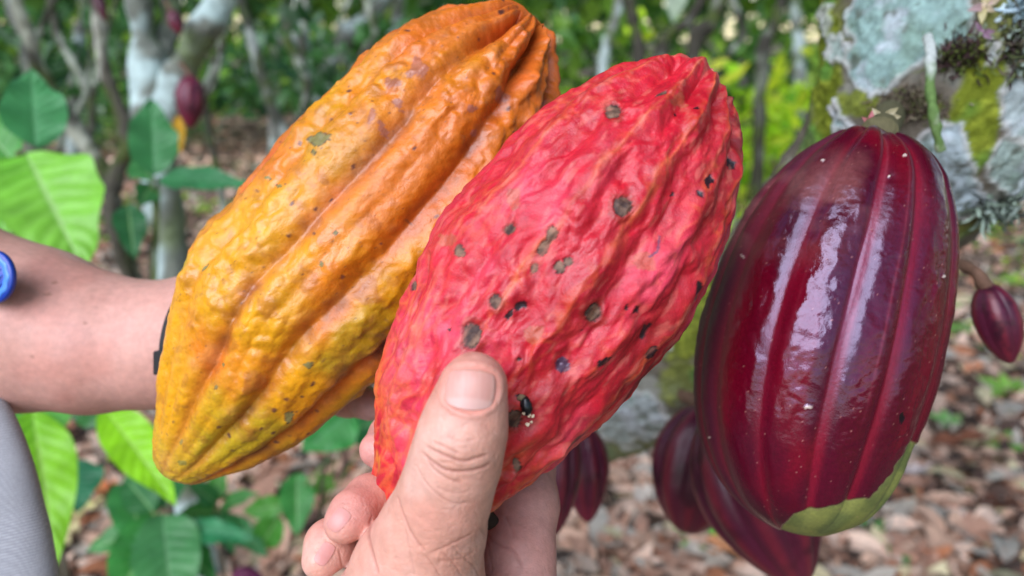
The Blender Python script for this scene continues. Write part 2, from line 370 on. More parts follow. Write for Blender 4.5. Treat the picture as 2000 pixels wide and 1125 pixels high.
for q in [(1365, 1062, .085, 6, (.2, .58, .03), 'bright green curled sprout just left of the lowest hanging pod'),
          (1850, 830, .07, 5, (.20, .45, .10), 'pale green sprout on the litter to the right of the green scar'),
          (1965, 775, .10, 6, (.30, .58, .05), 'lime sprout on the litter below the small hanging pod at right'),
          (1960, 880, .08, 5, GREEN_S, 'lime sprout at the right edge above the curled brown leaf'),
          (1700, 1035, .06, 4, (.16, .38, .08), 'small sprout beside the tip of the lowest hanging pod'),
          (1750, 1100, .05, 4, (.15, .34, .10), 'tiny sprout near the bottom edge right of the lowest pod'),
          (1930, 610, .10, 5, (.25, .42, .08), 'weedy sprout behind the small hanging pod at right'),
          (1880, 660, .08, 5, (.20, .40, .06), 'weedy sprout between the glossy pod and the small hanging pod'),
          (1985, 560, .12, 5, (.28, .48, .05), 'far weedy sprout under the edge of the lichen trunk')]: sprout(*q)
# single fallen leaves that stand out
def fallen(px, py, L, w, c, ang, label, curl=.3):
    D = CAM_H / math.sin(PITCH + math.atan((py - 562.5) / F)) * math.cos(math.atan((py - 562.5) / F))
    q = P(px, py, D); q[2] = float(gz(q[0], q[1])) + .045; d = np.array([math.cos(ang), math.sin(ang), .05]) * L / 2
    o = blade('fallen_leaf', -d, d, w, M_DEAD, None, c, np.asarray(c) * 1.3, (0, 0, 3), sag=-curl, fold=.5, wav=.16, nu=20, nv=11, seed=int(px))
    o.location = q; tag(o, label, 'fallen leaf', None)
fallen(1258, 985, .085, .07, lin((208, 192, 176)), .6, 'pale grey fallen leaf on the ground left of the dark hanging pods')
fallen(1225, 900, .09, .06, lin((214, 158, 122)), 1.3, 'peach brown fallen leaf right of the pods hanging by the hand')
fallen(1425, 1095, .20, .07, lin((205, 140, 96)), -.5, 'long orange brown fallen leaf under the lowest hanging pod')
fallen(1870, 875, .22, .07, lin((128, 78, 56)), -.25, 'long dark brown curled leaf on the litter at right', .5)
fallen(1945, 905, .18, .05, lin((186, 152, 128)), -.7, 'pale tan curled leaf near the right edge')
fallen(1900, 740, .12, .06, lin((206, 140, 104)), .2, 'orange fallen leaf on the litter under the small hanging pod')
fallen(1960, 1000, .16, .06, lin((96, 62, 48)), -1.0, 'dark brown fallen leaf at the lower right edge', .5)
fallen(1790, 925, .10, .05, lin((196, 178, 170)), .1, 'light grey fallen leaf beside the green scar of the glossy pod')
fallen(200, 985, .11, .09, lin((196, 118, 72)), .4, 'orange fallen leaf on the ground between the seedlings at left')
fallen(175, 1020, .10, .05, lin((205, 196, 130)), .7, 'yellow green fallen leaf beside the grey cloth')
fallen(130, 1075, .13, .10, lin((190, 176, 128)), 1.2, 'large straw coloured fallen leaf at the bottom left')
fallen(120, 870, .12, .08, lin((176, 120, 92)), .2, 'brown fallen leaf directly under the bare arm')

def barkcol(V, seed, base=(.13, .12, .10), lich=(.42, .50, .46), moss=(.12, .17, .04), ln=.05, sc=9):
    c = np.broadcast_to(np.asarray(base, float), V.shape) * (1 + .4 * fbm(V * sc * 4, 3, seed))[..., None]
    c = mix(c, moss, sstep(.0, .35, fbm(V * sc, 3, seed + 3)))
    return mix(c, lich, sstep(ln, ln + .2, fbm(V * sc * .8, 4, seed + 7)))
def tree(name, label, stems, crown=None, cat='tree', group=None, bc={}, leafpal=None, seed=0, leafn=900, leafsize=.2, foot=None):
    """stems: lists of (px,py,D,rpx) from the ground up; crown: list of (centre, radii)"""
    f = np.asarray(foot if foot is not None else P(*stems[0][0][:3]), float); f[2] = min(f[2], float(gz(f[0], f[1])))
    t = empty(name, f); tag(t, label, cat, group)
    for k, s in enumerate(stems):
        pts = np.array([P(*q[:3]) for q in s]); r = np.array([q[3] * q[2] / F for q in s])
        if k == 0 and pts[0, 2] > f[2] + .02: pts = np.vstack([f, pts]); r = np.concatenate([[r[0] * 1.25], r])
        tube_obj('trunk' if k == 0 else 'limb', pts - f, r, M_BARK2, t, nu=70, nv=18, colr=lambda V: barkcol(V + f, seed + k, **bc), lump=r.mean() * .35, seed=seed + k)
    if crown:
        Vs, Fs, Cs, o = [], [], [], 0
        for c, rad, n in crown:
            q = RNG.normal(0, 1, (n, 3)); q /= np.linalg.norm(q, axis=1)[:, None]; q *= RNG.random((n, 1)) ** .45
            pos = np.asarray(c) + q * np.asarray(rad); cl = vnoise(pos * 2.2 + seed, seed) > -.25; pos = pos[cl]
            V, Fc, C = leafcloud(len(pos), pos - f, leafsize, .5, leafpal[0], leafpal[1], nu=4, aspect=.38, droop=-.5, curl=.2)
            Vs.append(V); Fs.append(Fc + o); Cs.append(C); o += len(V)
        build('crown', np.vstack(Vs), np.vstack(Fs), M_LEAFF, t, np.vstack(Cs))
    return t
PAL = ([(.05, .15, .03), (.09, .26, .03), (.15, .38, .04), (.30, .58, .04), (.50, .74, .06)], [2, 4, 4, 3, 1.5])  # the two lime tones stand in for sunlit leaves
PALD = ([(.03, .10, .03), (.06, .18, .04), (.10, .27, .07), (.22, .36, .20)], [3, 4, 4, 1.5])
PALSUN = ([(.20, .46, .02), (.36, .68, .02), (.58, .82, .04), (.80, .88, .06)], [1, 3, 5, 4])  # sunlight on leaves, painted as lime and yellow leaf colour
LG = dict(base=(.17, .18, .15), lich=(.46, .57, .55), moss=(.17, .21, .11), ln=-.02, sc=14)
tree('forked_cacao_tree', 'forked cacao tree with grey green bark and small red pods behind the seedlings at left',
     [[(372, 1010, 1.95, 34), (352, 800, 1.9, 30), (335, 500, 1.85, 32), (302, 290, 1.8, 36), (292, 170, 1.8, 36), (278, 60, 1.8, 27), (262, -120, 1.8, 24), (240, -500, 1.9, 22)],
      [(300, 260, 1.8, 30), (338, 175, 1.75, 31), (385, 85, 1.7, 28), (445, -25, 1.7, 26), (560, -300, 1.8, 16)],
      [(305, 200, 1.82, 24), (325, 90, 1.85, 20), (335, -60, 1.9, 18), (330, -300, 1.9, 15)]],
     crown=[((-1.1, 1.7, 2.75), (.9, .7, .45), 350)], bc=LG, leafpal=PAL, seed=11)
DK = dict(base=(.07, .065, .05), lich=(.38, .38, .30), moss=(.07, .09, .03), ln=.02)
tree('leaning_stem_tree', 'dark mottled leaning stem at far left meeting a second one above the arm', 
     [[(240, 480, 2.5, 16), (212, 352, 2.5, 15), (150, 255, 2.5, 15), (95, 170, 2.5, 14), (55, 70, 2.45, 14), (15, -60, 2.4, 12), (-60, -300, 2.4, 12)]],
     bc=DK, seed=21, foot=(-1.30, 2.6, 0), crown=[((-2.0, 2.5, 2.7), (.8, .7, .5), 500)], leafpal=PAL)
tree('crooked_stem_tree', 'crooked pale stem with a kink left of the forked trunk',
     [[(230, 480, 2.4, 14), (226, 350, 2.4, 14), (248, 285, 2.4, 15), (232, 210, 2.4, 14), (205, 130, 2.4, 12), (190, 20, 2.4, 12), (165, -160, 2.4, 10)]],
     bc=dict(base=(.09, .08, .06), lich=(.50, .48, .40), moss=(.08, .10, .03), ln=-.03), seed=27, foot=(-1.2, 2.45, 0))
tree('slender_stem_tree', 'slender mottled stem leaning down to the right just left of the orange pod',
     [[(640, 420, 3.0, 13), (548, 250, 3.0, 11), (515, 160, 3.0, 12), (490, 70, 3.0, 11), (462, -40, 3.0, 10), (440, -200, 3.0, 9)]],
     bc=dict(base=(.09, .09, .07), lich=(.45, .47, .42), moss=(.09, .12, .04), ln=.0), seed=33, foot=(-.65, 3.1, 0))
BG = [ # px, D, lean px, r px, label
 (60, 4.2, -60, 16, 'thin pale background stem at the far left corner'),
 (150, 5.0, 20, 12, 'thin background stem between the leaning and the crooked stem'),
 (590, 5.5, -10, 15, 'thin grey background stem left of the orange pod top'),
 (650, 6.5, 110, 20, 'diagonal grey background trunk just above the orange pod'),
 (765, 7.0, 10, 14, 'pale upright background stem touching the orange pod top'),
 (540, 8.0, 14, 10, 'distant upright stem above the brown ground left of the orange pod'),
 (1248, 4.6, -30, 13, 'dark leaning stem behind the red pod, left one of a pair forming a V'),
 (1290, 4.8, 95, 13, 'dark leaning stem behind the red pod, right one of a pair forming a V'),
 (1352, 4.6, 60, 17, 'thick dark stem behind the top of the red pod'),
 (1490, 6.2, 40, 12, 'thin dark stem between the red pod and the lichen trunk'),
 (1560, 7.5, -20, 12, 'faint grey stem beside the lichen trunk'),
 (1180, 7.0, 30, 11, 'thin stem in the gap between orange and red pods')]
for k, (px, D, lean, r, lab) in enumerate(BG):
    q = P(px, 62 + 1444 * 1.30 / D, D); dark = 1180 < px < 1500
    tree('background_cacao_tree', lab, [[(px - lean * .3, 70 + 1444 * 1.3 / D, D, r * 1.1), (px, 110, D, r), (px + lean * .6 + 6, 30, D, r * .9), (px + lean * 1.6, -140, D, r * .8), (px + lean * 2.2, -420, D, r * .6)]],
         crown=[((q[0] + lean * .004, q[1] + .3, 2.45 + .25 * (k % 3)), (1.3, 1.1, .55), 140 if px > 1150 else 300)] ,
         bc=dict(base=(.045, .04, .03), lich=(.16, .17, .13), moss=(.06, .08, .02), ln=.15) if dark else dict(base=(.14, .14, .12), lich=(.36, .42, .40), moss=(.10, .13, .06), ln=0), leafpal=(PALSUN if k in (6, 11) else PALD if k % 2 else PAL), seed=50 + k, leafsize=.17)
for k, (pts, r, lab) in enumerate([
  ([(60, 560, 3.4), (120, 260, 3.4), (60, 120, 3.4), (130, -40, 3.4)], 8, 'thin crooked shoot crossing behind the leaning stem at far left'),
  ([(440, 420, 3.8), (400, 200, 3.8), (440, 60, 3.8), (400, -60, 3.8)], 8, 'thin crooked shoot just right of the forked grey trunk'),
  ([(120, 480, 4.0), (180, 230, 4.0), (110, 60, 4.0), (90, -60, 4.0)], 9, 'mottled thin shoot between the two darkest stems at left'),
  ([(560, 330, 4.4), (600, 170, 4.4), (560, 60, 4.4), (620, -60, 4.4)], 10, 'thin pale shoot bending left above the orange pod'),
  ([(700, 330, 5.0), (690, 150, 5.0), (730, 60, 5.0), (690, -60, 5.0)], 9, 'slim shoot behind the upper edge of the orange pod'),
  ([(1430, 300, 5.2), (1400, 150, 5.2), (1450, 60, 5.2), (1400, -60, 5.2)], 9, 'thin dark shoot above the right shoulder of the red pod')]):
    q0 = P(pts[0][0], 70 + 1444 * 1.35 / pts[0][2], pts[0][2])
    tree('thin_sapling', lab, [[(x, y, d, r * (1 - .12 * i)) for i, (x, y, d) in enumerate(pts)], [(pts[1][0], pts[1][1], pts[1][2], r * .7), (pts[1][0] + 50 - 20 * k, pts[1][1] - 90, pts[1][2], r * .55), (pts[1][0] + 40 + 25 * (-1) ** k, pts[1][1] - 300, pts[1][2], r * .4)]],
         bc=dict(base=(.08, .075, .055), lich=(.36, .38, .30), moss=(.08, .11, .03), ln=.0), seed=90 + k, foot=(q0[0], q0[1], 0))
# foliage masses: the understorey reads as one mass far off
def mass(name, label, boxes, pal, size, kind='stuff', seed=0, thr=-.12, ragged=False):
    Vs, Fs, Cs, o = [], [], [], 0
    for (c, rad, n) in boxes:
        q = RNG.uniform(-1, 1, (n, 3)); pos = np.asarray(c) + q * np.asarray(rad)
        pos = pos[vnoise(pos * 1.1 + seed, seed) + .6 * vnoise(pos * 3.5, seed + 1) > thr]; pos = pos[pos[:, 2] > .02]
        if ragged: pos = pos[(pos[:, 2] - c[2] + rad[2]) / (2 * rad[2]) < .45 + .75 * vnoise(pos * np.array([1.6, 1.6, 0]), seed + 9)]
        V, Fc, C = leafcloud(len(pos), pos, size, .6, pal[0], pal[1], nu=3, aspect=.42, droop=-.4)
        br = 1 + .0 * C[:, :1]; Vs.append(V); Fs.append(Fc + o); Cs.append(C * br); o += len(V)
    tag(build(name, np.vstack(Vs), np.vstack(Fs), M_LEAFF, None, np.vstack(Cs)), label, 'foliage', kind=kind)
mass('far_foliage', 'wall of green cacao foliage, haze and sunlight painted into its colour, closing the view far behind the pods',
     [((0, 16, 4.0), (17, 2.2, 4.2), 28000), ((0, 9.5, 2.6), (8, 1.6, .9), 3500)], ([(.08, .20, .07), (.15, .34, .07), (.26, .48, .07), (.50, .72, .12), (.46, .56, .42)], [3, 4, 4, 3, 1]), .48, seed=3, thr=-.75)  # pale and lime tones put haze and sunlight into the leaf colour
mass('sunlit_undergrowth', 'low undergrowth, sunlight painted into its lime green leaves, between the red pod and the trees behind',
     [((.9, 5.6, .7), (.85, .8, .7), 1300), ((2.5, 7.0, .7), (1.4, 1.0, .7), 2000), ((.3, 7.5, 1.0), (1.0, .6, .8), 900), ((3.8, 10.5, .3), (2.2, 2.4, .15), 1600)], PALSUN, .21, seed=8, ragged=True)  # sunlit look of this patch comes from its leaf colour
mass('dark_undergrowth', 'dark green shrubby undergrowth behind the stems at left',
     [((-2.6, 5.0, 1.25), (1.4, .7, .35), 700), ((-1.0, 5.6, 1.25), (.9, .6, .3), 350), ((-.2, 4.6, .75), (.35, .4, .3), 260), ((3.0, 4.9, 1.4), (.8, .5, .25), 160)], PALD, .15, seed=12)
mass('canopy', 'leafy cacao canopy arching over the scene from the tree at right',
     [((.7, .7, 2.75), (1.2, .7, .3), 560), ((3.0, .2, 2.2), (.8, 2.2, 1.0), 1500), ((-3.2, .2, 2.0), (.8, 2.2, 1.0), 1300)], PALD, .26, seed=14)

# ------------------------------------------------------------------ cacao pods
def pod_surface(outline, a, b, D, tilt=0, kz=.9, nu=420, nv=480, shrink=.997, shift=0):
    """body of a pod: traced outline gives real half widths, the section is an ellipse; returns grid, frame data"""
    a, b = np.array(a, float), np.array(b, float); ax = b - a; L = np.hypot(*ax); ax /= L; pr = np.array([-ax[1], ax[0]])
    poly = catmull(outline, 500) - a; U = poly @ ax; W = poly @ pr; U = np.append(U, U[0]); W = np.append(W, W[0])
    u0, u1 = U.min(), U.max(); ph = np.linspace(0, PI, nu); us = u0 + (u1 - u0) * (1 - np.cos(ph)) / 2
    lo = np.zeros(nu); hi = np.zeros(nu)
    for k, x in enumerate(us):
        x = min(max(x, u0 + 1e-3), u1 - 1e-3); m = (U[:-1] - x) * (U[1:] - x) <= 0
        uu = U[:-1][m]; d = U[1:][m] - uu; d = np.where(np.abs(d) < 1e-9, 1e-9, d); w = W[:-1][m] + (W[1:][m] - W[:-1][m]) * (x - uu) / d
        lo[k], hi[k] = w.min(), w.max()
    c = (lo + hi) / 2; w = (hi - lo) / 2
    ker = np.hanning(13); ker /= ker.sum()
    sm = lambda q: np.convolve(np.pad(q, 6, mode='reflect', reflect_type='odd'), ker, 'valid')
    c, w = sm(c), np.maximum(sm(w), 0); w[0] = w[-1] = .3
    th = np.linspace(-PI, PI, nv, endpoint=False)[None, :]; th = th - .5 * np.sin(th)      # finer sampling on the side that shows
    # pull samples so the furrows are evenly resolved
    v = c[:, None] + w[:, None] * shrink * np.sin(th); up = us[:, None] + 0 * th
    px = a[0] + ax[0] * up + pr[0] * v + shift; py = a[1] + ax[1] * up + pr[1] * v
    Dl = (D + tilt * (us - us.mean()) / L)[:, None]
    d = Dl - w[:, None] * kz * Dl / F * np.cos(th)
    fit = 1 - (w[:, None] * kz / F) ** 2        # the rim of a round body lies nearer than its axis
    px = 1000 + (px - 1000) * fit; py = 562.5 + (py - 562.5) * fit
    V = CAM + FW * d[..., None] + RT * ((px - 1000) * Dl / F)[..., None] + UP * ((562.5 - py) * Dl / F)[..., None]
    s = (us - u0) / (u1 - u0)
    return V, s[:, None] + 0 * th, th + 0 * up, dict(ax=ax, pr=pr, D=D)
def gnormals(V):
    du = np.gradient(V, axis=0); dv = np.roll(V, -1, 1) - np.roll(V, 1, 1); n = np.cross(du, dv)
    n /= np.linalg.norm(n, axis=-1)[..., None] + 1e-12
    out = V - V.mean((0, 1)); 
    if (n * out).sum() < 0: n = -n
    return n
def local(V, fr):
    """pod coordinates in metres: along, across, depth"""
    q = V - CAM; ex = RT * fr['ax'][0] - UP * fr['ax'][1]; ey = RT * fr['pr'][0] - UP * fr['pr'][1]
    return np.stack([q @ ex, q @ ey, q @ FW], -1)
def furrow(th, centers, width):
    """1 at furrow centre lines, list of (angle deg, depth, width deg)"""
    r = 0
    for c, dp, w in centers:
        d = (th - math.radians(c) + PI) % (2 * PI) - PI; r = r + dp * np.exp(-np.abs(d / math.radians(w)) ** 1.5)
    return r
def spots(px, py, front, items, seed=0, rag=.25):
    """irregular spots: (x, y, rx, ry, angle) in picture px -> mask and ring"""
    m = np.zeros(px.shape); core = np.zeros(px.shape)
    for k, (x, y, rx, ry, an) in enumerate(items):
        near = (np.abs(px - x) < 3 * max(rx, ry)) & (np.abs(py - y) < 3 * max(rx, ry)) & front
        if not near.any(): continue
        dx, dy = px[near] - x, py[near] - y; ca, sa = math.cos(math.radians(an)), math.sin(math.radians(an))
        e = np.hypot((dx * ca + dy * sa) / rx, (-dx * sa + dy * ca) / ry)
        e = e + rag * vnoise(np.stack([dx / max(rx, 3) * 1.3 + k * 7, dy / max(ry, 3) * 1.3, dx * 0], -1), seed + k) + .12 * vnoise(np.stack([dx * .5, dy * .5 + k, dx * 0], -1), seed)
        m[near] = np.maximum(m[near], sstep(1.08, .92, e)); core[near] = np.maximum(core[near], sstep(.95, .76, e))
    return m, core
def front_mask(th): return np.cos(th) > -.15

def yellow_pod():
    out = [(372, 945), (325, 925), (303, 885), (308, 800), (320, 690), (340, 590), (362, 510), (392, 455), (448, 392), (505, 312), (575, 232), (650, 165), (715, 105), (790, 50), (860, 18), (935, 2), (990, -4),
           (1035, 28), (1075, 62), (1095, 110), (1098, 180), (1080, 255), (1050, 345), (1000, 440), (935, 535), (860, 630), (790, 705), (735, 750), (680, 795), (605, 855), (540, 892), (470, 920), (420, 935)]
    V, s, th, fr = pod_surface(out, (345, 925), (1082, 45), .335, tilt=0.0, kz=.84, nu=440, nv=400)
    Lc = local(V, fr); n = gnormals(V)
    thw = th + .05 * vnoise(Lc * 18, 2) + .03 * vnoise(Lc * 50, 3)
    fur = furrow(thw, [(-9, 1, 7), (25, 1.2, 7), (-38, .55, 6), (-68, 1., 8), (62, 1., 8), (95, .9, 9), (-100, 1, 9), (130, .9, 9), (-135, .9, 9), (170, .9, 9), (8, .25, 5), (-24, .25, 5), (44, .3, 6)], 0)
    endf = sstep(0, .12, s) * (1 + 1.5 * sstep(.8, .97, s))
    h = -.0050 * fur * endf * (1 - .55 * sstep(.25, .05, s))
    body = sstep(.02, .15, s)
    W = Lc + .0025 * np.stack([vnoise(Lc * 160, 4), vnoise(Lc * 160, 5), vnoise(Lc * 160, 6)], -1)
    d1, d2 = worley(W * np.array([75, 95, 95]), 1); blis = np.clip(1 - d1 * 1.25, 0, 1)
    e1, e2 = worley(W * np.array([170, 190, 190]) + 9, 2); bl2 = np.clip(1 - e1 * 1.2, 0, 1)
    amp = sstep(-.5, .5, fbm(Lc * 22, 2, 8)) * (.45 + .55 * sstep(.1, .4, s)) * (1 - .3 * fur.clip(0, 1))
    h = h + .0034 * blis ** 1.25 * amp * body + .0016 * bl2 * amp * body + .0022 * fbm(Lc * 45, 3, 12) * body + .00035 * fbm(Lc * 420, 2, 13)
    # one knob near the top
    px, py, _ = proj(V); front = front_mask(th)
    kn = np.exp(-(np.hypot(px - 985, py - 180) / 22) ** 2) * front; h = h + .003 * kn
    kn2 = np.exp(-(np.hypot((px - 728) , (py - 225) * .5) / 24) ** 2) * front; h = h + .0016 * kn2
    # pigment
    base = np.broadcast_to(np.array([.62, .165, .010]), V.shape)
    yl = sstep(-.25, .45, fbm(Lc * 28, 4, 20) + .55 * (1 - 1.9 * s) + .35 * blis * .4)
    c = mix(base, (.66, .29, .006), yl)
    c = mix(c, (.42, .30, .012), sstep(.0, .45, fbm(Lc * 33, 3, 23) + .15) * sstep(.95, .2, s) * .85)
    org = sstep(.3, 1, fur) * .55 + sstep(.55, 1.0, s) * .75 + sstep(1.0, 1.45, -th) * .75 * sstep(.12, .4, s) + .3 * sstep(.7, 1.2, th)
    c = mix(c, (.62, .12, .018), np.clip(org * (.85 + .6 * fbm(Lc * 40, 3, 30)), 0, 1) * .9)
    c = mix(c, (.80, .32, .11), sstep(.05, .6, fbm(Lc * 90, 3, 33)) * .30 * sstep(.2, .6, blis))
    # brown wear in creases and on the lower right flank
    wear = sstep(.05, .42, fbm(Lc * 55, 4, 40)) * (sstep(.55, 1.15, th) * sstep(.05, .3, s) * .85 + .45 * sstep(.5, 1, fur))
    c = mix(c, (.13, .04, .02), np.clip(wear, 0, .9))
    # freckles
    f1, _ = worley(W * 130 + 40, 7); rare = sstep(-.15, .2, vnoise(Lc * 35, 44)); c = mix(c, (.09, .03, .03), sstep(.17, .09, f1) * .9 * rare)
    f2, _ = worley(W * 330 + 70, 9); c = mix(c, (.14, .05, .03), sstep(.16, .09, f2) * .7 * sstep(-.2, .2, vnoise(Lc * 48, 47)))
    scab = sstep(.30, .5, fbm(W * 75, 3, 141)) * sstep(.0, .4, vnoise(Lc * 26, 142)); c = mix(c, (.30, .075, .03), scab * .45); h = h + .0004 * scab
    m, core = spots(px, py, front, [(622, 270, 25, 15, -12), (613, 297, 5, 5, 0), (654, 454, 5, 4, 0), (429, 717, 4, 4, 0), (419, 758, 4, 4, 0), (355, 905, 9, 5, 10), (350, 866, 4, 4, 0), (627, 516, 6, 5, 0), (565, 820, 10, 12, 20), (603, 715, 10, 7, 0), (540, 360, 9, 3, 20), (395, 520, 9, 3, -50), (520, 345, 6, 3, 0)], 60, .3)
    c = mix(c, (.05, .03, .015), m); c = mix(c, (.20, .17, .05), core)
    m2, core2 = spots(px, py, front, [(812, 132, 20, 17, 40), (765, 160, 15, 13, 0), (985, 182, 15, 13, 0), (921, 211, 11, 8, 0), (727, 225, 9, 20, 15), (775, 200, 13, 8, 30), (932, 258, 10, 6, 0), (745, 250, 16, 8, 70)], 80, .5)
    c = mix(c, (.33, .11, .08), m2 * .75)
    c = mix(c, (.45, .33, .03), (np.exp(-(np.hypot(px - 345, py - 915) / 60) ** 2) * .5).clip(0, 1))
    V2 = V + n * h[..., None]
    c = c * (1 + .22 * fbm(Lc * 240, 4, 151) - .16 * sstep(.3, 1, fur))[..., None]; c = mix(c, (.30, .09, .02), sstep(.25, .5, fbm(Lc * 210, 3, 152)) * .35)
    ro = .33 + .16 * fbm(Lc * 60, 3, 50) + .25 * m
    o = build('cacao_pod', V2 - V2.mean((0, 1)), gridfaces(*V.shape[:2]), M_POD_Y, colr=c, rough=ro); o.location = V2.mean((0, 1))
    tag(o, 'large warty orange and yellow cacao pod held from behind by the bare arm', 'cacao pod', 'ripe pods held up together'); return o
yellow_pod()

def red_pod():
    out = [(940, 1002), (860, 1015), (780, 1010), (722, 990), (728, 900), (731, 830), (731, 762), (742, 690), (765, 612), (800, 535), (840, 445), (895, 372), (955, 302), (1018, 240), (1095, 182), (1180, 140), (1245, 118),
           (1300, 108), (1342, 122), (1382, 130), (1412, 160), (1440, 200), (1452, 270), (1455, 345), (1440, 415), (1415, 485), (1388, 560), (1345, 640), (1290, 705), (1205, 805), (1110, 895), (1020, 958)]
    V, s, th, fr = pod_surface(out, (850, 1010), (1425, 150), .272, tilt=.0, kz=.82, nu=460, nv=420)
    Lc = local(V, fr); n = gnormals(V)
    thw = th + .05 * vnoise(Lc * 20, 2) + .02 * vnoise(Lc * 70, 3)
    rid = [(-13, 1, 5), (9, 1, 5), (-48, .8, 6), (-75, .6, 7), (33, .7, 6), (58, 1, 6), (80, .8, 7), (110, 1, 8), (-110, 1, 8), (145, 1, 8), (-145, 1, 8), (180, 1, 8)]
    ridge = furrow(thw, rid, 0)
    val = furrow(thw, [(-31, .8, 9), (-2, .9, 7), (21, 1.0, 8), (46, 1, 8), (-62, .8, 8), (70, 1, 7), (95, 1, 9), (-92, 1, 9), (128, 1, 9), (-128, 1, 9), (163, 1, 9), (-163, 1, 9)], 0)
    e = sstep(0, .1, s) * (1 + .7 * sstep(.78, .88, s)) * (1 - .85 * sstep(.93, .99, s))
    h = (-.0020 * val + .0007 * ridge) * e * (1 + .6 * vnoise(Lc * 30, 77))
    st = np.array([22, 75, 75.]); Wd = Lc + .003 * np.stack([vnoise(Lc * 90, 4), vnoise(Lc * 90, 5), vnoise(Lc * 90, 6)], -1)
    body = sstep(.03, .15, s) * (.5 + .5 * sstep(-.4, .4, vnoise(Lc * 14, 7)))
    h = h + .0026 * fbm(Wd * st, 3, 9) * body * sstep(-1.3, .1, th) + .0012 * fbm(Wd * st, 3, 9) * body + .0022 * fbm(Wd * np.array([55, 100, 100.]), 3, 19) * body + .0013 * fbm(Wd * np.array([130, 200, 200.]), 3, 12) * body - .0009 * np.abs(fbm(Wd * np.array([60, 120, 120.]), 2, 14)) * body
    px, py, _ = proj(V); front = front_mask(th)
    rr = np.hypot((px - 1020) / 42, (py - 640) / 42); h = h - .0006 * np.exp(-((rr - 1) / .25) ** 2) * front * sstep(-.9, .2, (px - 1020) / 42) + .0002 * np.exp(-rr ** 2 * 1.5) * front
    c = np.broadcast_to(np.array([.52, .007, .024]), V.shape)
    c = mix(c, (.68, .045, .095), sstep(-.1, .55, fbm(Lc * np.array([30, 60, 60.]), 4, 20)) * .8)  # pink patches put highlights into the rind colour
    c = mix(c, (.33, .004, .012), sstep(-.05, .4, fbm(Lc * np.array([24, 60, 60.]), 3, 24)) * (.25 + .75 * sstep(-.4, .8, th)) * .8)  # dark crimson, stronger to the right: shade put into the pigment
    # orange veining: a web of thin cell borders drawn out along the pod
    w1, w2 = worley(Wd * np.array([45, 105, 105.]) + 3, 3); vein = sstep(.16, .02, w2 - w1)
    x1, x2 = worley(Wd * np.array([110, 220, 220.]) + 6, 5); vein2 = sstep(.22, .05, x2 - x1)
    where = np.clip(sstep(.3, 1., ridge) * .8 + sstep(.55, .1, s) * .6 + sstep(-.3, -1.1, th) * .7 + .12, 0, 1) * (.55 + .6 * fbm(Lc * 30, 2, 29))
    c = mix(c, (.80, .20, .035), np.clip(vein * .16 * where + vein2 * .34 * where, 0, .6))
    line = furrow(thw + .03 * vnoise(Lc * 120, 31), [(-13, 1, 1.1), (9, .9, 1.0), (-48, .8, 1.1), (33, .45, 1), (58, .6, 1), (80, .5, 1.2)], 0)
    c = mix(c, (.70, .18, .06), np.clip(line * .5, 0, 1) * sstep(-.5, .5, vnoise(Lc * 60, 91))); h = h + .0002 * line
    c = mix(c, (.78, .15, .03), sstep(.42, .0, s) * sstep(-.35, .5, fbm(Lc * np.array([40, 130, 130.]), 3, 33)) * .62)
    c = mix(c, (.80, .30, .03), sstep(.35, .0, s) * sstep(.12, .5, fbm(Lc * np.array([30, 160, 160.]), 3, 35)) * .6)
    c = mix(c, (.42, .13, .07), np.exp(-((thw + math.radians(62)) / .05) ** 2) * sstep(.35, .6, s) * sstep(-.2, .4, vnoise(Lc * 70, 36)) * .75)
    c = mix(c, (.60, .28, .20), sstep(.965, 1, s) * .6)
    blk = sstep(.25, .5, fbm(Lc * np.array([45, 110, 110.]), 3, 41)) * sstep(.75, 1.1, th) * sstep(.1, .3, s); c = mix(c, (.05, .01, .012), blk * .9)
    m, core = spots(px, py, front, [(1197, 210, 16, 16, 0), (1217, 403, 19, 20, 0), (992, 443, 13, 11, 0), (1078, 455, 12, 15, 20), (1060, 482, 11, 20, 30), (1042, 522, 8, 12, 20), (1093, 521, 12, 13, 0), (1111, 511, 11, 10, 0),
         (965, 588, 12, 16, 0), (1165, 614, 19, 21, 0), (918, 656, 20, 25, 0), (1004, 820, 18, 20, 0), (1011, 910, 8, 10, 0), (893, 488, 11, 12, 0), (805, 555, 5, 11, 25), (1293, 180, 10, 6, -20)], 70, .16)
    m[m > 0] = m[m > 0]
    c = mix(c, (.040, .014, .010), m); c = mix(c, (.24, .130, .080), core * (.55 + 1.2 * fbm(Lc * 330, 3, 50)).clip(0, 1))
    b, bc_ = spots(px, py, front, [(1016, 596, 13, 9, -35), (994, 612, 8, 5, -60), (988, 620, 5, 7, 0), (1392, 352, 7, 14, 25), (1372, 378, 3.5, 9, -15), (1440, 318, 5, 15, 5), (1180, 706, 18, 7, -20), (1268, 655, 6, 18, 30), (1250, 610, 6, 8, 0), (1275, 690, 6, 14, 30),
         (1014, 702, 4, 4, 0), (867, 642, 4, 3, 0), (1014, 775, 10, 5, 15), (1325, 215, 3, 3, 0), (1362, 210, 4, 4, 0), (1328, 375, 4, 4, 0), (1362, 565, 4, 16, 10), (1230, 605, 3, 6, 0), (1140, 650, 3, 3, 0)], 90, .45)
    c = mix(c, (.022, .007, .012), b)
    pu, pc = spots(px, py, front, [(1103, 718, 15, 15, 0)], 95, .08); c = mix(c, (.06, .02, .05), pu); c = mix(c, (.30, .22, .30), pu * sstep(.1, .6, vnoise(Lc * 900, 3)))
    st_, _ = spots(px, py, front, [(872, 468, 19, 13, -20), (1040, 655, 22, 16, 0), (1270, 515, 20, 22, 0), (1000, 385, 12, 20, 0), (1330, 190, 20, 10, 0)], 97, .5); c = mix(c, (.36, .10, .04), st_ * .55)
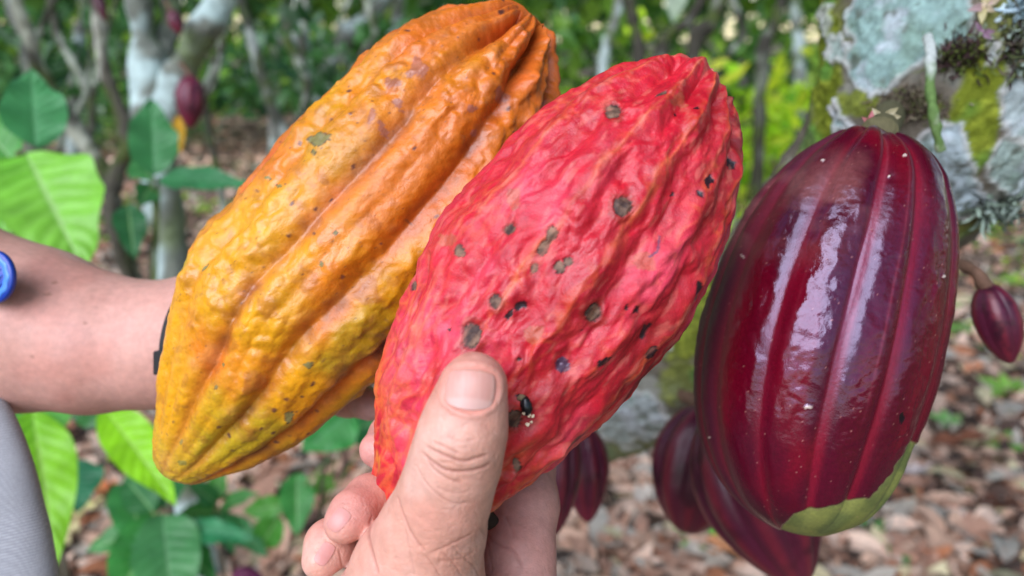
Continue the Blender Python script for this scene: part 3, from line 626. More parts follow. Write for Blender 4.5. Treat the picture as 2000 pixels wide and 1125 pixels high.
    sc, _t = polydist(px, py, [(1302, 462), (1292, 492), (1278, 503)]); c = mix(c, (.15, .03, .08), sstep(2.6, 1, sc) * front)
    halo, _ = spots(px, py, front, [(x_, y_, rx * 1.45, ry * 1.45, 0) for x_, y_, rx, ry in [(1197, 210, 16, 16), (1217, 403, 19, 20), (965, 588, 12, 16), (1165, 614, 19, 21), (918, 656, 20, 25), (1004, 820, 18, 20), (992, 443, 13, 11)]], 71, .3)
    c = mix(c, (.30, .02, .012), halo * (1 - m) * .6)
    h = h - .0009 * m + .0006 * core - .0003 * b
    V2 = V + n * h[..., None]
    c = c * (1 + .30 * fbm(Lc * np.array([160, 300, 300.]), 4, 151))[..., None]; c = mix(c, (.85, .28, .20), sstep(.2, .5, fbm(Lc * np.array([120, 420, 420.]), 3, 153)) * .22)
    ro = .45 + .16 * fbm(Lc * 60, 3, 55) + .25 * m - .15 * b
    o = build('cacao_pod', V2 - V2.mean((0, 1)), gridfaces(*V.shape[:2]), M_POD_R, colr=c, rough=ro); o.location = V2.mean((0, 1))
    tag(o, 'bright red wrinkled cacao pod with round brown spots pinched under the thumb', 'cacao pod', 'ripe pods held up together')
    # short cut stalk, a part of the pod
    q = P([935, 948, 962], [985, 1003, 1022], [.266, .268, .270]) - V2.mean((0, 1))
    tube_obj('stalk', q, [.0040, .0036, .003], M_STEM, o, nu=10, nv=12, colr=lambda V: np.broadcast_to(np.array((.03, .014, .008)), V.shape), lump=.001)
    return o, V2
red, REDV = red_pod()
RF = REDV.reshape(-1, 3); RPX, RPY, RPD = proj(RF)
def red_at(px, py):
    m = np.hypot(RPX - px, RPY - py) < 7; return RPD[m].min()
# the little black beetle shell with frass on the red pod
def insect():
    D = red_at(1025, 792); c = P(1026, 793, D - .0006); t = empty('dead_insect', c)
    tag(t, 'tiny shiny black insect remains stuck on the red pod right of the thumb', 'insect')
    def ell(name, px, py, rx, ry, ang, colr, m, rz=.0012, seed=0):
        u = np.linspace(0, PI, 18)[:, None]; v = np.linspace(0, 2 * PI, 20, endpoint=False)[None]
        a = math.radians(ang); X = np.cos(u) * ry + 0 * v; Y = np.sin(u) * np.cos(v) * rx; Z = np.sin(u) * np.sin(v) * rz
        k = (D / F); q = P(px, py, D - .0004) - c
        x2, y2 = (Y * math.cos(a) - X * math.sin(a)) * k, (Y * math.sin(a) + X * math.cos(a)) * k
        V = q + RT * x2[..., None] - UP * y2[..., None] - FW * Z[..., None]; V = V + .00025 * vnoise(V * 1500, seed)[..., None]
        build(name, V, gridfaces(18, 20), m, t, np.broadcast_to(np.array(colr), V.shape))
    ell('shell', 1028, 793, 11, 19, -12, (.004, .004, .006), M_BLUE, .0016)
    ell('head', 1018, 776, 8, 6, -30, (.20, .14, .08), M_STEM, .001, 2)
    for (x, y, r) in [(1033, 810, 5), (1023, 807, 3.4), (1041, 813, 3), (1030, 829, 4.5), (1038, 824, 3)]: ell('crumb', x, y, r, r * .8, 20, (.75, .6, .42), M_STEM, .0008, int(x))
insect()

def purple_cols(V, Lc, s, th, thw, ridge, dark=1.):
    c = np.broadcast_to(np.array([.075, .001, .011]), V.shape)
    c = mix(c, (.19, .002, .012), sstep(-.2, .5, fbm(Lc * np.array([12, 40, 40.]), 3, 20)) * .7)
    c = mix(c, (.050, .001, .012), sstep(-.1, .5, fbm(Lc * np.array([10, 60, 60.]), 3, 24)) * .8)
    c = mix(c, (.24, .003, .018), sstep(.35, 1.1, ridge) * .6)
    return c * dark
def purple_pod():
    out = [(1690, 256), (1650, 250), (1612, 262), (1560, 295), (1505, 348), (1462, 410), (1425, 485), (1398, 560), (1374, 640), (1362, 740), (1364, 820), (1380, 890), (1412, 950), (1455, 995), (1515, 1030), (1590, 1043), (1645, 1030),
           (1700, 1000), (1745, 945), (1785, 860), (1820, 770), (1845, 670), (1858, 560), (1861, 470), (1850, 385), (1826, 325), (1790, 285), (1745, 262)]
    V, s, th, fr = pod_surface(out, (1570, 1042), (1705, 256), .345, tilt=.0, kz=.88, nu=440, nv=420, shrink=.985)
    Lc = local(V, fr); n = gnormals(V)
    thw = th + .03 * vnoise(Lc * 16, 2)
    
    R = [(-68, .8, 7), (-40, .8, 6), (-10, 1, 4.6), (14, 1, 4.6), (47, 1, 5), (66, .8, 6), (88, 1, 8), (-88, 1, 6), (115, 1, 7), (-115, 1, 7), (150, 1, 7), (-150, 1, 7), (180, 1, 7)]
    ridge = furrow(thw, R, 0)
    gro = furrow(thw, [(-12, 1, 1.3), (12.5, .9, 1.3), (-37, .5, 2), (49, 1, 2), (70, .7, 3), (-72, .7, 3), (100, 1, 4), (-100, 1, 4)], 0)
    e = sstep(0, .16, s) * (1 + .8 * sstep(.9, .99, s)) 
    plate = 1 - np.clip(ridge, 0, 1)
    h = (-.0023 * ridge - .0004 * gro) * e + .0006 * furrow(thw, [(-10, 1, 2), (14, 1, 2), (47, 1, 2)], 0) * e
    Wd = Lc + .002 * np.stack([vnoise(Lc * 120, 4), vnoise(Lc * 120, 5), vnoise(Lc * 120, 6)], -1)
    body = sstep(.12, .3, s) * sstep(1, .8, s)
    h = h + .0011 * fbm(Wd * np.array([30, 95, 95.]), 3, 9) * body * plate + .00036 * fbm(Wd * np.array([260, 190, 190.]), 3, 12) * body * plate + .0010 * fbm(Lc * np.array([10, 30, 30.]), 2, 15) * e
    h = h - .0020 * np.exp(-((thw - math.radians(-1)) / .14) ** 2) * sstep(.86, .98, s)
    px, py, _ = proj(V); front = front_mask(th)
    c = purple_cols(V, Lc, s, th, thw, ridge)
    line = furrow(thw, [(-8.5, 1, .8), (6, 1, .7), (-33, .3, .8), (44, .6, .8)], 0); c = mix(c, (.24, .03, .05), np.clip(line, 0, 1) * .5 * sstep(.25, .5, s))
    veil = sstep(.0, .5, fbm(Lc * np.array([60, 40, 40.]), 4, 30)) * sstep(.6, .75, s) * sstep(.95, .85, s) * sstep(.1, -.5, th)
    c = mix(c, (.30, .10, .09), veil * .45)
    # green scar where the skin is missing, bottom right
    sp = np.array([(1527, 1026), (1550, 1004), (1603, 996), (1645, 988), (1683, 976), (1700, 978), (1742, 930), (1765, 886), (1780, 862), (1790, 868), (1830, 880), (1820, 1080), (1600, 1100), (1527, 1050)], float)
    dd = sdpoly(px, py, sp) + 2.5 * vnoise(np.stack([px / 14, py / 14, px * 0], -1), 5)
    g = sstep(2.5, -2.5, dd) * front
    gc = mix(np.broadcast_to(np.array([.19, .20, .035]), V.shape), (.11, .13, .022), sstep(-.2, .4, fbm(Lc * 90, 3, 60))); gc = mix(gc, (.24, .20, .07), sstep(6, 0, -dd) * .6)
    c = c * (1 - g[..., None]) + gc * g[..., None]; h = h - .0006 * g
    bb, _ = spots(px, py, front, [(1760, 816, 5, 11, 5)], 3, .3); c = mix(c, (.008, .002, .006), bb)
    ww, _ = spots(px, py, front, [(1579, 797, 8, 3.5, 0), (1768, 302, 4, 3, 0), (1607, 313, 3, 2, 0), (1447, 499, 3, 3, 0), (1382, 855, 2, 2, 0), (1843, 540, 3, 2, 0), (1738, 342, 2, 2, 0)], 5, .3); c = mix(c, (.55, .42, .36), ww); h = h + .0005 * ww
    d1, _ = worley(Lc * 260, 8); c = mix(c, (.42, .16, .14), sstep(.10, .05, d1) * .7)
    V2 = V + n * h[..., None]
    ro = .15 + .10 * fbm(Lc * 50, 3, 50) + .16 * ridge + .35 * sstep(.85, 1.25, -th) + .2 * sstep(1.1, 1.4, th) + .6 * g + .1 * sstep(.65, .9, s)
    o = build('cacao_pod', V2 - V2.mean((0, 1)), gridfaces(*V.shape[:2]), M_POD_P, colr=c, rough=np.clip(ro, .08, .9)); o.location = V2.mean((0, 1))
    tag(o, 'big glossy purple red cacao pod with green scar hanging from the lichen covered trunk', 'cacao pod', 'purple pods hanging on the trees')
    q = P([1714, 1724, 1738], [264, 248, 222], [.345, .368, .455]) - V2.mean((0, 1))
    tube_obj('stalk', q, [.0082, .0075, .0095], M_STEM, o, nu=12, nv=14, colr=lambda V: np.broadcast_to(np.array((.12, .105, .05)), V.shape), lump=.001)
    return o
purple_pod()

def small_pod(a, b, D, wpx, label, nu=90, nv=100, dark=1., stalk=None, tip=.5, nose=.28, lobes=5, twist=0, sr=.0022, colr=None, namek='cacao_pod'):
    """pod with its stalk end at a and its point at b"""
    a, b = np.array(a, float), np.array(b, float); ph = np.linspace(0, PI, nu); s = (1 - np.cos(ph)) / 2
    L = np.hypot(*(b - a)) * D / F; R = wpx / 2 * D / F
    prof = np.sin(PI * s ** .9) ** .5 * (1 - nose * s ** 2.5); prof[0] = prof[-1] = .01
    th = np.linspace(0, 2 * PI, nv, endpoint=False)[None]; A, B = P(*a, D), P(*b, D); ax = (B - A) / np.linalg.norm(B - A)
    X = RT - ax * (RT @ ax); X /= np.linalg.norm(X); Y = np.cross(ax, X)
    lob = np.abs(np.cos((th + twist) * lobes)) ** .8; r = prof[:, None] * R * (1 - .10 * (1 - lob) * sstep(0, .1, s)[:, None] * (.4 + sstep(1, .7, s)[:, None] * .6))
    V = A + ax * (s * L)[:, None, None] + X * (r * np.cos(th))[..., None] + Y * (r * np.sin(th))[..., None]
    r0 = V - A; h = .03 * R * fbm(V / R * 1.2, 3, int(a[0])); V = V + (X * np.cos(th)[..., None] + Y * np.sin(th)[..., None]) * h[..., None]
    if colr is None:
        c = np.broadcast_to(np.array([.105, .008, .034]), V.shape); c = mix(c, (.26, .018, .035), sstep(.75, 1., lob) * .6 * np.ones_like(r)); c = mix(c, (.05, .004, .018), sstep(0, .6, fbm(V / R * 2, 3, 6)))
        c = mix(c, (.22, .02, .035), sstep(.55, 1, s)[:, None] * .4 + 0 * th)
    else: c = np.broadcast_to(np.array(colr), V.shape)
    o = build(namek, V - A, gridfaces(nu, nv), M_FARPOD, colr=c * dark); o.location = A
    tag(o, label, 'cacao pod', None if stalk is None else 'purple pods hanging on the trees')
    if stalk is not None:
        q = np.array([P(*k) for k in stalk] + [A + ax * .002]) - A; rr = np.linspace(sr * 1.15, sr, len(q)); rr[-1] = sr * 1.5
        tube_obj('stalk', q, rr, M_STEM, o, nu=20, nv=10, colr=lambda V: np.broadcast_to(np.array((.16, .085, .055)), V.shape), lump=sr * .25)
    return o
small_pod((1926, 556), (1974, 710), .43, 90, 'small purple cacao pod dangling on a brown stalk at the right edge', stalk=[(1800, 470, .47), (1862, 508, .45), (1905, 532, .43)], sr=.0030, lobes=3, dark=.75)
small_pod((372, 148), (372, 250), 1.62, 60, 'small dark red pod hanging on the forked trunk at left', stalk=[(350, 120, 1.7), (366, 140, 1.64)], sr=.004)
small_pod((334, 20), (352, 66), 1.62, 30, 'tiny dark red pod at the top of the forked trunk', stalk=[(322, 0, 1.7)], sr=.003)
small_pod((188, -20), (206, 42), 2.1, 24, 'dark narrow pod at the top edge left of the forked trunk', stalk=[(190, -40, 2.2)], sr=.004, dark=.6)
small_pod((1390, 790), (1340, 1040), .62, 190, 'dark purple ribbed pod behind the left edge of the glossy pod', stalk=[(1330, 770, .70)], dark=.6, sr=.005, tip=.4, nose=.10)
small_pod((1400, 800), (1565, 1140), .50, 235, 'lowest purple pod hanging behind the bottom of the glossy pod', stalk=[(1370, 760, .66)], dark=.85, sr=.005)
small_pod((1080, 790), (1078, 1050), .58, 120, 'purple pod directly right of the hand beneath the red pod', stalk=[(1090, 770, .74)], dark=.8, sr=.005)
small_pod((1138, 830), (1148, 1020), .66, 100, 'dull maroon pod behind the one beside the hand', stalk=[(1130, 800, .78)], dark=1.0, sr=.005)
small_pod((455, 1118), (520, 1145), 1.5, 46, 'magenta pod lying on the ground at the bottom edge left of the hand', colr=(.20, .02, .09))
ylw = blade('fallen_leaf', P(346, 225, 1.66), P(352, 300, 1.68), .028, M_DEAD, None, (.62, .34, .03), (.7, .4, .05), nu=20, nv=9)
tag(ylw, 'narrow yellow dead leaf hanging below the small pod on the forked trunk', 'dead leaf')

# ------------------------------------------------------------------ big lichen trunk at right
def big_trunk():
    path = np.array([(2090, -900, .62, 230), (2010, -420, .56, 255), (1945, -150, .54, 275), (1895, 40, .53, 278), (1838, 190, .535, 240), (1750, 320, .57, 190), (1640, 455, .62, 172), (1510, 590, .69, 145), (1380, 695, .76, 128), (1240, 765, .82, 112), (1080, 840, .95, 100), (990, 960, 1.25, 90), (950, 1090, 1.7, 72), (940, 1190, 2.0, 80)], float)
    nu, nv = 640, 420; c = catmull(path, nu, False)
    pts = P(c[:, 0], c[:, 1], c[:, 2]); rad = c[:, 3] * c[:, 2] / F
    V, N, s = tube(pts, rad, nv, cap=False)
    px, py, d = proj(V); near = sstep(.95, .6, d)
    h = .006 * fbm(V * 9, 3, 1) + .0045 * fbm(V * 45, 4, 2)
    front = (N @ FW) < .3
    X = px + 16 * fbm(V * 60, 3, 70) + 7 * vnoise(V * 170, 71); Yy = py + 16 * fbm(V * 60, 3, 72) + 7 * vnoise(V * 170, 73)
    patches = [([(1650, 20), (1700, -80), (1900, -90), (1905, 30), (1905, 85), (1850, 95), (1845, 120), (1800, 118), (1765, 150), (1745, 175), (1700, 190), (1660, 165), (1643, 125), (1660, 90)], (.30, .44, .41)),
        ([(1618, 85), (1640, 60), (1662, 105), (1655, 135), (1620, 120), (1616, 100)], (.36, .44, .40)),
        ([(1780, 262), (1840, 240), (1880, 245), (1888, 300), (1925, 370), (1915, 410), (1880, 425), (1800, 400), (1770, 330)], (.42, .50, .53)),
        ([(1960, 130), (2010, 40), (2120, 30), (2120, 300), (2020, 282), (1960, 275), (1945, 215)], (.40, .46, .46)),
        ([(1925, 290), (1960, 270), (2010, 290), (2120, 300), (2120, 400), (1960, 385), (1930, 350), (1918, 310)], (.33, .41, .37)),
        ([(1617, 205), (1635, 190), (1655, 225), (1680, 245), (1660, 265), (1620, 255)], (.38, .50, .48)),
        ([(1607, 10), (1622, 15), (1620, 70), (1605, 68)], (.30, .42, .25)),
        ([(1180, 790), (1235, 752), (1300, 775), (1325, 850), (1220, 870), (1160, 850)], (.36, .40, .40)),
        ([(1275, 640), (1310, 620), (1325, 650), (1300, 690)], (.28, .31, .22)),
        ([(1930, 60), (1955, 90), (1950, 130), (1920, 130)], (.30, .38, .32))]
    base = np.broadcast_to(np.array([.15, .125, .095]), V.shape) * (1 + .5 * fbm(V * 120, 3, 5))[..., None]
    cc = mix(base, (.26, .25, .21), sstep(0, .4, fbm(V * 35, 3, 6)))
    mossm = np.clip(sstep(-.05, .3, fbm(V * 16, 3, 8)) * .6, 0, 1)
    for (x, y, rx, ry, an, st) in [(1905, 215, 48, 150, 15, 1), (1612, 150, 24, 190, 0, 1), (1800, 205, 40, 22, 0, .7), (1680, 200, 60, 26, 0, .9), (1960, 60, 25, 60, 0, .6), (1350, 620, 50, 90, 20, .9), (1330, 745, 40, 40, 0, .7), (1290, 830, 30, 30, 0, .5)]:
        a = math.radians(an); dx, dy = X - x, Yy - y; e = np.hypot((dx * math.cos(a) + dy * math.sin(a)) / rx, (-dx * math.sin(a) + dy * math.cos(a)) / ry); mossm = np.maximum(mossm, sstep(1.2, .8, e) * st * front)
    mc = mix(np.broadcast_to(np.array([.15, .18, .014]), V.shape), (.30, .34, .035), sstep(-.1, .5, fbm(V * 190, 3, 9)))
    mc = mix(mc, (.12, .26, .04), sstep(.1, .5, fbm(V * 40, 2, 19)))
    cc = cc * (1 - mossm[..., None]) + mc * mossm[..., None]; h = h + mossm * (.0012 + .0016 * fbm(V * 330, 2, 10))
    for k, (poly, pc) in enumerate(patches):
        dd = sdpoly(X, Yy, np.array(poly, float)); g = sstep(1.5, -1.5, dd) * front
        pcv = np.broadcast_to(np.array(pc), V.shape) * (1 + .5 * fbm(V * 150, 4, 30 + k))[..., None]
        pcv = mix(pcv, (.20, .30, .22), sstep(.0, .5, fbm(V * 60, 3, 35 + k)) * .55); pcv = mix(pcv, (.60, .64, .70), sstep(.05, .45, fbm(V * 70, 4, 39 + k)) * .7); l1, l2 = worley(V * 120 + k, 50); pcv = mix(pcv, (.13, .17, .13), sstep(.09, .02, l2 - l1) * .55 * sstep(-.2, .3, fbm(V * 40, 2, 66))); pcv = mix(pcv, (.10, .10, .07), sstep(.28, .45, fbm(V * 95, 3, 58 + k)) * .7)
        rim = sstep(9, 1, np.abs(dd + 4)); pcv = mix(pcv, (.62, .58, .55), rim * .6)
        cc = cc * (1 - g[..., None]) + pcv * g[..., None]
        h = h * (1 - .3 * g) + g * (.0016 + .0012 * rim + .0034 * fbm(V * 130, 4, 40 + k))
    lw = sstep(.05, .25, fbm(V * 7, 4, 60)) * (1 - near * front); cc = mix(cc, (.30, .32, .27), lw * .45 * sstep(700, 800, py))
    V = V + N * h[..., None]
    f = V[-1].mean(0); f[2] = float(gz(f[0], f[1]))
    t = empty('lichen_cacao_tree', f); tag(t, 'thick leaning cacao trunk covered in pale green lichen and moss at right', 'tree')
    build('trunk', V - f, gridfaces(nu, nv), M_BARK, t, cc)
    # a cut green twig
    q = P([1812, 1817, 1818, 1826, 1838], [72, 110, 180, 240, 298], [.446, .430, .424, .420, .424]) - f
    def tc(V): 
        c = np.broadcast_to(np.array([.12, .20, .055]), V.shape); c = mix(c, (.30, .34, .22), sstep(.1, .5, fbm(V * 160, 3, 4))); return mix(c, (.55, .58, .55), sstep(-.026, -.014, V[..., 2] + f[2] - CAM_H + .006 * vnoise(V * 300, 8)) )
    tube_obj('twig', q, [.0026, .0031, .0027, .0029, .0024], M_STEM, t, nu=50, nv=14, colr=tc, lump=.0010)
    # crown above, out of view
    pos = np.array([.55, .75, 2.5]) + RNG.normal(0, 1, (1300, 3)) * np.array([.6, .5, .28])
    Vc, Fc, C = leafcloud(1300, pos - f, .24, .5, PALD[0], PALD[1], droop=-.5, aspect=.38)
    build('crown', Vc, Fc, M_LEAFF, t, C)
    return V
TRV = big_trunk()
TPX, TPY, TPD = proj(TRV.reshape(-1, 3))
def trunk_at(px, py):
    m = np.hypot(TPX - px, TPY - py) < 8; return TPD[m].min()
def tuft(name, label, cat, px, py, rpx, n, length, width, pal, m=None, up=0, seed=0, kind=None, ry=None):
    """tangle of curled strips growing out of the trunk"""
    r = np.random.default_rng(seed); Vs, Fs, Cs = [], [], []; k = 9; ry = ry or rpx
    c0 = P(px, py, trunk_at(px, py))
    for i in range(n):
        x, y = px + r.normal() * rpx * .5, py + r.normal() * ry * .5
        try: D = trunk_at(x, y)
        except ValueError: D = trunk_at(px, py)
        b = P(x, y, D + .001); dirn = -FW * r.uniform(.3, 1.) + RT * r.normal() * .8 + UP * (r.normal() * .7 + up); dirn /= np.linalg.norm(dirn)
        sd_ = np.cross(dirn, r.normal(size=3)); sd_ /= np.linalg.norm(sd_); cv = np.cross(sd_, dirn) * r.normal() * 1.5
        t = np.linspace(0, 1, k)[:, None]; L = length * r.uniform(.4, 1.2)
        path = b + dirn * t * L + cv * t ** 2 * L * .6 + .15 * L * np.stack([np.sin(t[:, 0] * 9 + i), np.cos(t[:, 0] * 8 + i), np.sin(t[:, 0] * 7)], -1) * t
        w = width * (np.sin(np.clip(t * .9 + .1, 0, 1) * PI) ** .5) * r.uniform(.6, 1.3)
        Vs.append(np.stack([path - sd_ * w, path + cv / (np.linalg.norm(cv) + 1e-9) * w * .5, path + sd_ * w], 1).reshape(-1, 3) - c0)
        Fs.append(gridfaces(k, 3, False) + i * k * 3); cl = np.array(pal[r.integers(len(pal))]) * r.uniform(.7, 1.3); Cs.append(np.tile(cl, (k * 3, 1)))
    o = build(name, np.vstack(Vs), np.vstack(Fs), m or M_FUZZ, None, np.vstack(Cs)); o.location = c0
    tag(o, label, cat, kind=kind); return o
tuft('moss_clump', 'dark brown and green moss clump on the trunk right of the green twig', 'moss', 1878, 108, 46, 420, .007, .0007, [(.05, .03, .03), (.09, .05, .05), (.10, .14, .03), (.16, .20, .05), (.04, .025, .02)], seed=1, ry=36)
tuft('moss_clump', 'tangled brown moss above the stalk of the glossy pod', 'moss', 1775, 205, 62, 600, .006, .0006, [(.20, .15, .11), (.12, .09, .06), (.14, .16, .05), (.28, .24, .16), (.07, .05, .04)], seed=2, ry=26)
tuft('leafy_lichen', 'grey green branching lichen tuft on the lower edge of the trunk at right', 'lichen', 1945, 408, 48, 170, .011, .0011, [(.30, .38, .30), (.40, .48, .42), (.20, .26, .20), (.05, .06, .05)], up=-.5, seed=3, ry=22)
tuft('moss_clump', 'dark dry moss and lichen bits at the upper right edge of the trunk', 'moss', 1985, 95, 30, 260, .009, .0010, [(.06, .04, .04), (.14, .12, .08), (.32, .38, .32), (.10, .12, .05)], seed=4, ry=55)
tuft('blue_lichen', 'curly pale blue lichen at the top right corner of the picture', 'lichen', 1990, 15, 26, 120, .009, .0010, [(.45, .58, .66), (.30, .42, .46), (.55, .66, .70)], seed=5, ry=22)
def flower(px, py, s, label, pal, n=7, seed=0, dz=.004):
    r = np.random.default_rng(seed); D = trunk_at(px, py) - dz; c = P(px, py, D); t = empty('cacao_flower', c); tag(t, label, 'flower')
    for k in range(n):
        a = 2 * PI * k / n + r.normal() * .25; dirn = RT * math.cos(a) + UP * math.sin(a) - FW * r.uniform(.2, .9); dirn /= np.linalg.norm(dirn)
        L = s * r.uniform(.7, 1.2); o = blade('petal', dirn * s * .1 + c, dirn * L + c, L * .42, M_LEAF, None, pal[k % len(pal)], pal[k % len(pal)], nu=12, nv=7, sag=.5, seed=k)
        o.data.transform(__import__('mathutils').Matrix.Translation(-Vector(c))); o.parent = t
    V, N, _ = tube(np.array([c + FW * .006, c + FW * .002, c - FW * .001, c - FW * .002]) - c, [s * .1, s * .2, s * .2, .0001], 10); build('heart', V, gridfaces(4, 10), M_STEM, t, np.broadcast_to(np.array(pal[0]), V.shape))
def flower_at(px, py, D, *a, **k):
    global trunk_at; old = trunk_at; trunk_at = lambda x, y: D
    flower(px, py, *a, **k, dz=0); trunk_at = old
flower_at(1700, 243, .352, .0065, 'withered pink flower on top of the glossy pod', [(.62, .22, .22), (.66, .36, .34), (.60, .16, .18)], seed=1)
flower_at(1722, 232, .358, .008, 'cream withered flower strands beside the pod stalk', [(.62, .52, .32), (.50, .42, .24)], n=5, seed=2)
flower(1920, 12, .011, 'pale yellow and pink flower at the top right of the trunk', [(.66, .52, .36), (.62, .42, .44), (.70, .60, .30)], seed=3)
flower(1918, 62, .006, 'small violet bud below the pale flower at the top right', [(.36, .20, .30), (.30, .36, .22)], n=5, seed=4)

# ------------------------------------------------------------------ hands: distance field helper
def sdf_roundcone(p, a, b, r1, r2):
    """p: three float32 coordinate arrays"""
    ba = b - a; L = float(np.linalg.norm(ba)); u = ba / L; f4 = np.float32
    x, y, z = p[0] - f4(a[0]), p[1] - f4(a[1]), p[2] - f4(a[2])
    t = x * f4(u[0]) + y * f4(u[1]) + z * f4(u[2]); q2 = x * x + y * y + z * z; w = np.sqrt(np.maximum(q2 - t * t, 0))
    bb = (r1 - r2) / L; aa = math.sqrt(max(1 - bb * bb, 1e-6)); k = t * f4(aa) - w * f4(bb)
    d = w * f4(aa) + t * f4(bb) - f4(r1)
    d = np.where(k < 0, np.sqrt(q2) - f4(r1), d)
    return np.where(k > aa * L, np.sqrt(w * w + (t - f4(L)) ** 2) - f4(r2), d)
def smin(a, b, k):
    h = np.maximum(k - np.abs(a - b), 0); return np.minimum(a, b) - h * h * np.float32(.25 / k)
def chain_sdf(chains):
    """chains: list of (nodes[(px,py,D,rpx)], k)"""
    prim = []
    for nodes, k in chains:
        seg = []
        for q0, q1 in zip(nodes[:-1], nodes[1:]):
            seg.append((P(*q0[:3]), P(*q1[:3]), q0[3] * q0[2] / F, q1[3] * q1[2] / F))
        prim.append((seg, k))
    def f(p):
        p = np.asarray(p, np.float32); p = [np.ascontiguousarray(p[..., k]) for k in range(3)]; tot = None
        for seg, k in prim:
            d = None
            for a, b, r1, r2 in seg:
                if np.linalg.norm(b - a) <= abs(r1 - r2) + 1e-5: continue
                e = sdf_roundcone(p, a, b, r1, r2); d = e if d is None else smin(d, e, .004)
            tot = d if tot is None else smin(tot, d, k)
        return tot
    return f
def surface_nets(f, lo, hi, h):
    B = 10; nb = np.ceil((hi - lo) / (h * B)).astype(int); n = nb * B
    bi = np.stack(np.meshgrid(*[np.arange(k) for k in nb], indexing='ij'), -1); dc = f(lo + (bi + .5) * B * h - h / 2)
    Fv = np.repeat(np.repeat(np.repeat(dc, B, 0), B, 1), B, 2); hit = bi[np.abs(dc) < B * h * .9 + .004]
    loc_ = np.stack(np.meshgrid(*[np.arange(B)] * 3, indexing='ij'), -1)
    for i in range(0, len(hit), 200):
        g = hit[i:i + 200, None, None, None] * B + loc_; Fv[g[..., 0], g[..., 1], g[..., 2]] = f(lo + g * h)
    ins = Fv < 0; cnt = np.zeros(tuple(n - 1), np.int8)
    for dx in (0, 1):
        for dy in (0, 1):
            for dz in (0, 1): cnt += ins[dx:n[0] - 1 + dx, dy:n[1] - 1 + dy, dz:n[2] - 1 + dz]
    act = (cnt > 0) & (cnt < 8); idx = -np.ones(act.shape, np.int64); idx[act] = np.arange(act.sum())
    V = np.argwhere(act) * h + lo + h / 2; Q = []
    for a in range(3):
        b, c = (a + 1) % 3, (a + 2) % 3
        s0 = [slice(None)] * 3; s1 = [slice(None)] * 3; s0[a] = slice(0, -1); s1[a] = slice(1, None)
        for ax_ in (b, c): s0[ax_] = slice(1, -1); s1[ax_] = slice(1, -1)
        A, B = ins[tuple(s0)], ins[tuple(s1)]; e = np.argwhere(A != B); e[:, b] += 1; e[:, c] += 1
        sg = ins[tuple(e.T)]
        def at(db, dc):
            q = e.copy(); q[:, b] += db; q[:, c] += dc; return idx[tuple(q.T)]
        q = np.stack([at(-1, -1), at(0, -1), at(0, 0), at(-1, 0)], -1); q[~sg] = q[~sg][:, ::-1]; Q.append(q)
    Q = np.vstack(Q); return V, Q[(Q >= 0).all(1)]
TET = np.array([(1, -1, -1), (-1, -1, 1), (-1, 1, -1), (1, 1, 1)], float)
def grad(f, p, e=3e-4):
    return sum(k * f(p + k * e)[..., None] for k in TET) / (4 * e)
def project(f, V, it=3):
    for _ in range(it):
        g = grad(f, V); V = V - g * (f(V) / ((g * g).sum(-1) + 1e-9))[:, None]
    g = grad(f, V); return V, g / (np.linalg.norm(g, axis=1)[:, None] + 1e-12)
def relax(V, Q, it=2):
    for _ in range(it):
        acc = np.zeros_like(V); n = np.zeros(len(V))
        for a, b in ((0, 1), (1, 2), (2, 3), (3, 0)):
            np.add.at(acc, Q[:, a], V[Q[:, b]]); np.add.at(acc, Q[:, b], V[Q[:, a]]); np.add.at(n, Q[:, a], 1); np.add.at(n, Q[:, b], 1)
        V = V * .4 + .6 * acc / n[:, None]
    return V
def creases(px, py, facing, lines):
    g = np.zeros(px.shape)
    for pts, dp, w in lines:
        pp = catmull(pts, max(8, len(pts) * 5), False); d, t = polydist(px, py, pp)
        g = np.maximum(g, dp * np.exp(-(d / w) ** 2) * sstep(0, .15, t) * sstep(1, .85, t))
    return g * facing
def march(f, px, py, d0=.15, n=60):
    """first hit of the picture ray with the surface"""
    o = CAM; v = P(px, py, 1.0) - CAM; v = v / np.linalg.norm(v, axis=-1)[..., None]; t = np.full(np.shape(px), d0)
    for _ in range(n): t = t + f(o + v * t[..., None]) * .9
    return o + v * t[..., None]

TH = [(927, 748, .2195, 61), (920, 775, .2200, 66), (908, 830, .2215, 79), (897, 872, .2225, 83), (885, 915, .2250, 85), (868, 970, .2300, 88), (845, 1035, .2370, 100), (815, 1120, .2450, 125), (800, 1240, .2550, 170), (850, 1420, .27, 170), (900, 1750, .30, 150)]
PALM = [(1020, 1330, .285, 110), (1010, 1180, .292, 82), (1014, 1080, .300, 68), (1028, 985, .312, 62), (1026, 900, .325, 56), (960, 830, .335, 50), (840, 820, .328, 44), (762, 850, .306, 38), (738, 878, .292, 36)]
MID = [(960, 1300, .30, 100), (960, 1150, .315, 80), (930, 1030, .33, 62), (860, 960, .325, 52), (780, 945, .298, 48), (722, 978, .268, 47), (690, 1003, .258, 43), (672, 1022, .254, 38)]
RING = [(900, 1330, .31, 100), (880, 1180, .325, 80), (830, 1090, .325, 60), (740, 1040, .300, 50), (680, 1042, .276, 48), (645, 1062, .264, 45), (626, 1095, .258, 36)]
PINK = [(860, 1380, .31, 90), (800, 1260, .32, 70), (720, 1200, .30, 52), (660, 1190, .27, 46), (640, 1210, .262, 38)]
WEB = [(880, 1260, .275, 110), (960, 1290, .285, 100)]
hand_f = chain_sdf([(TH, .004), (WEB, .012), (PALM, .006), (MID, .003), (RING, .003), (PINK, .003)])
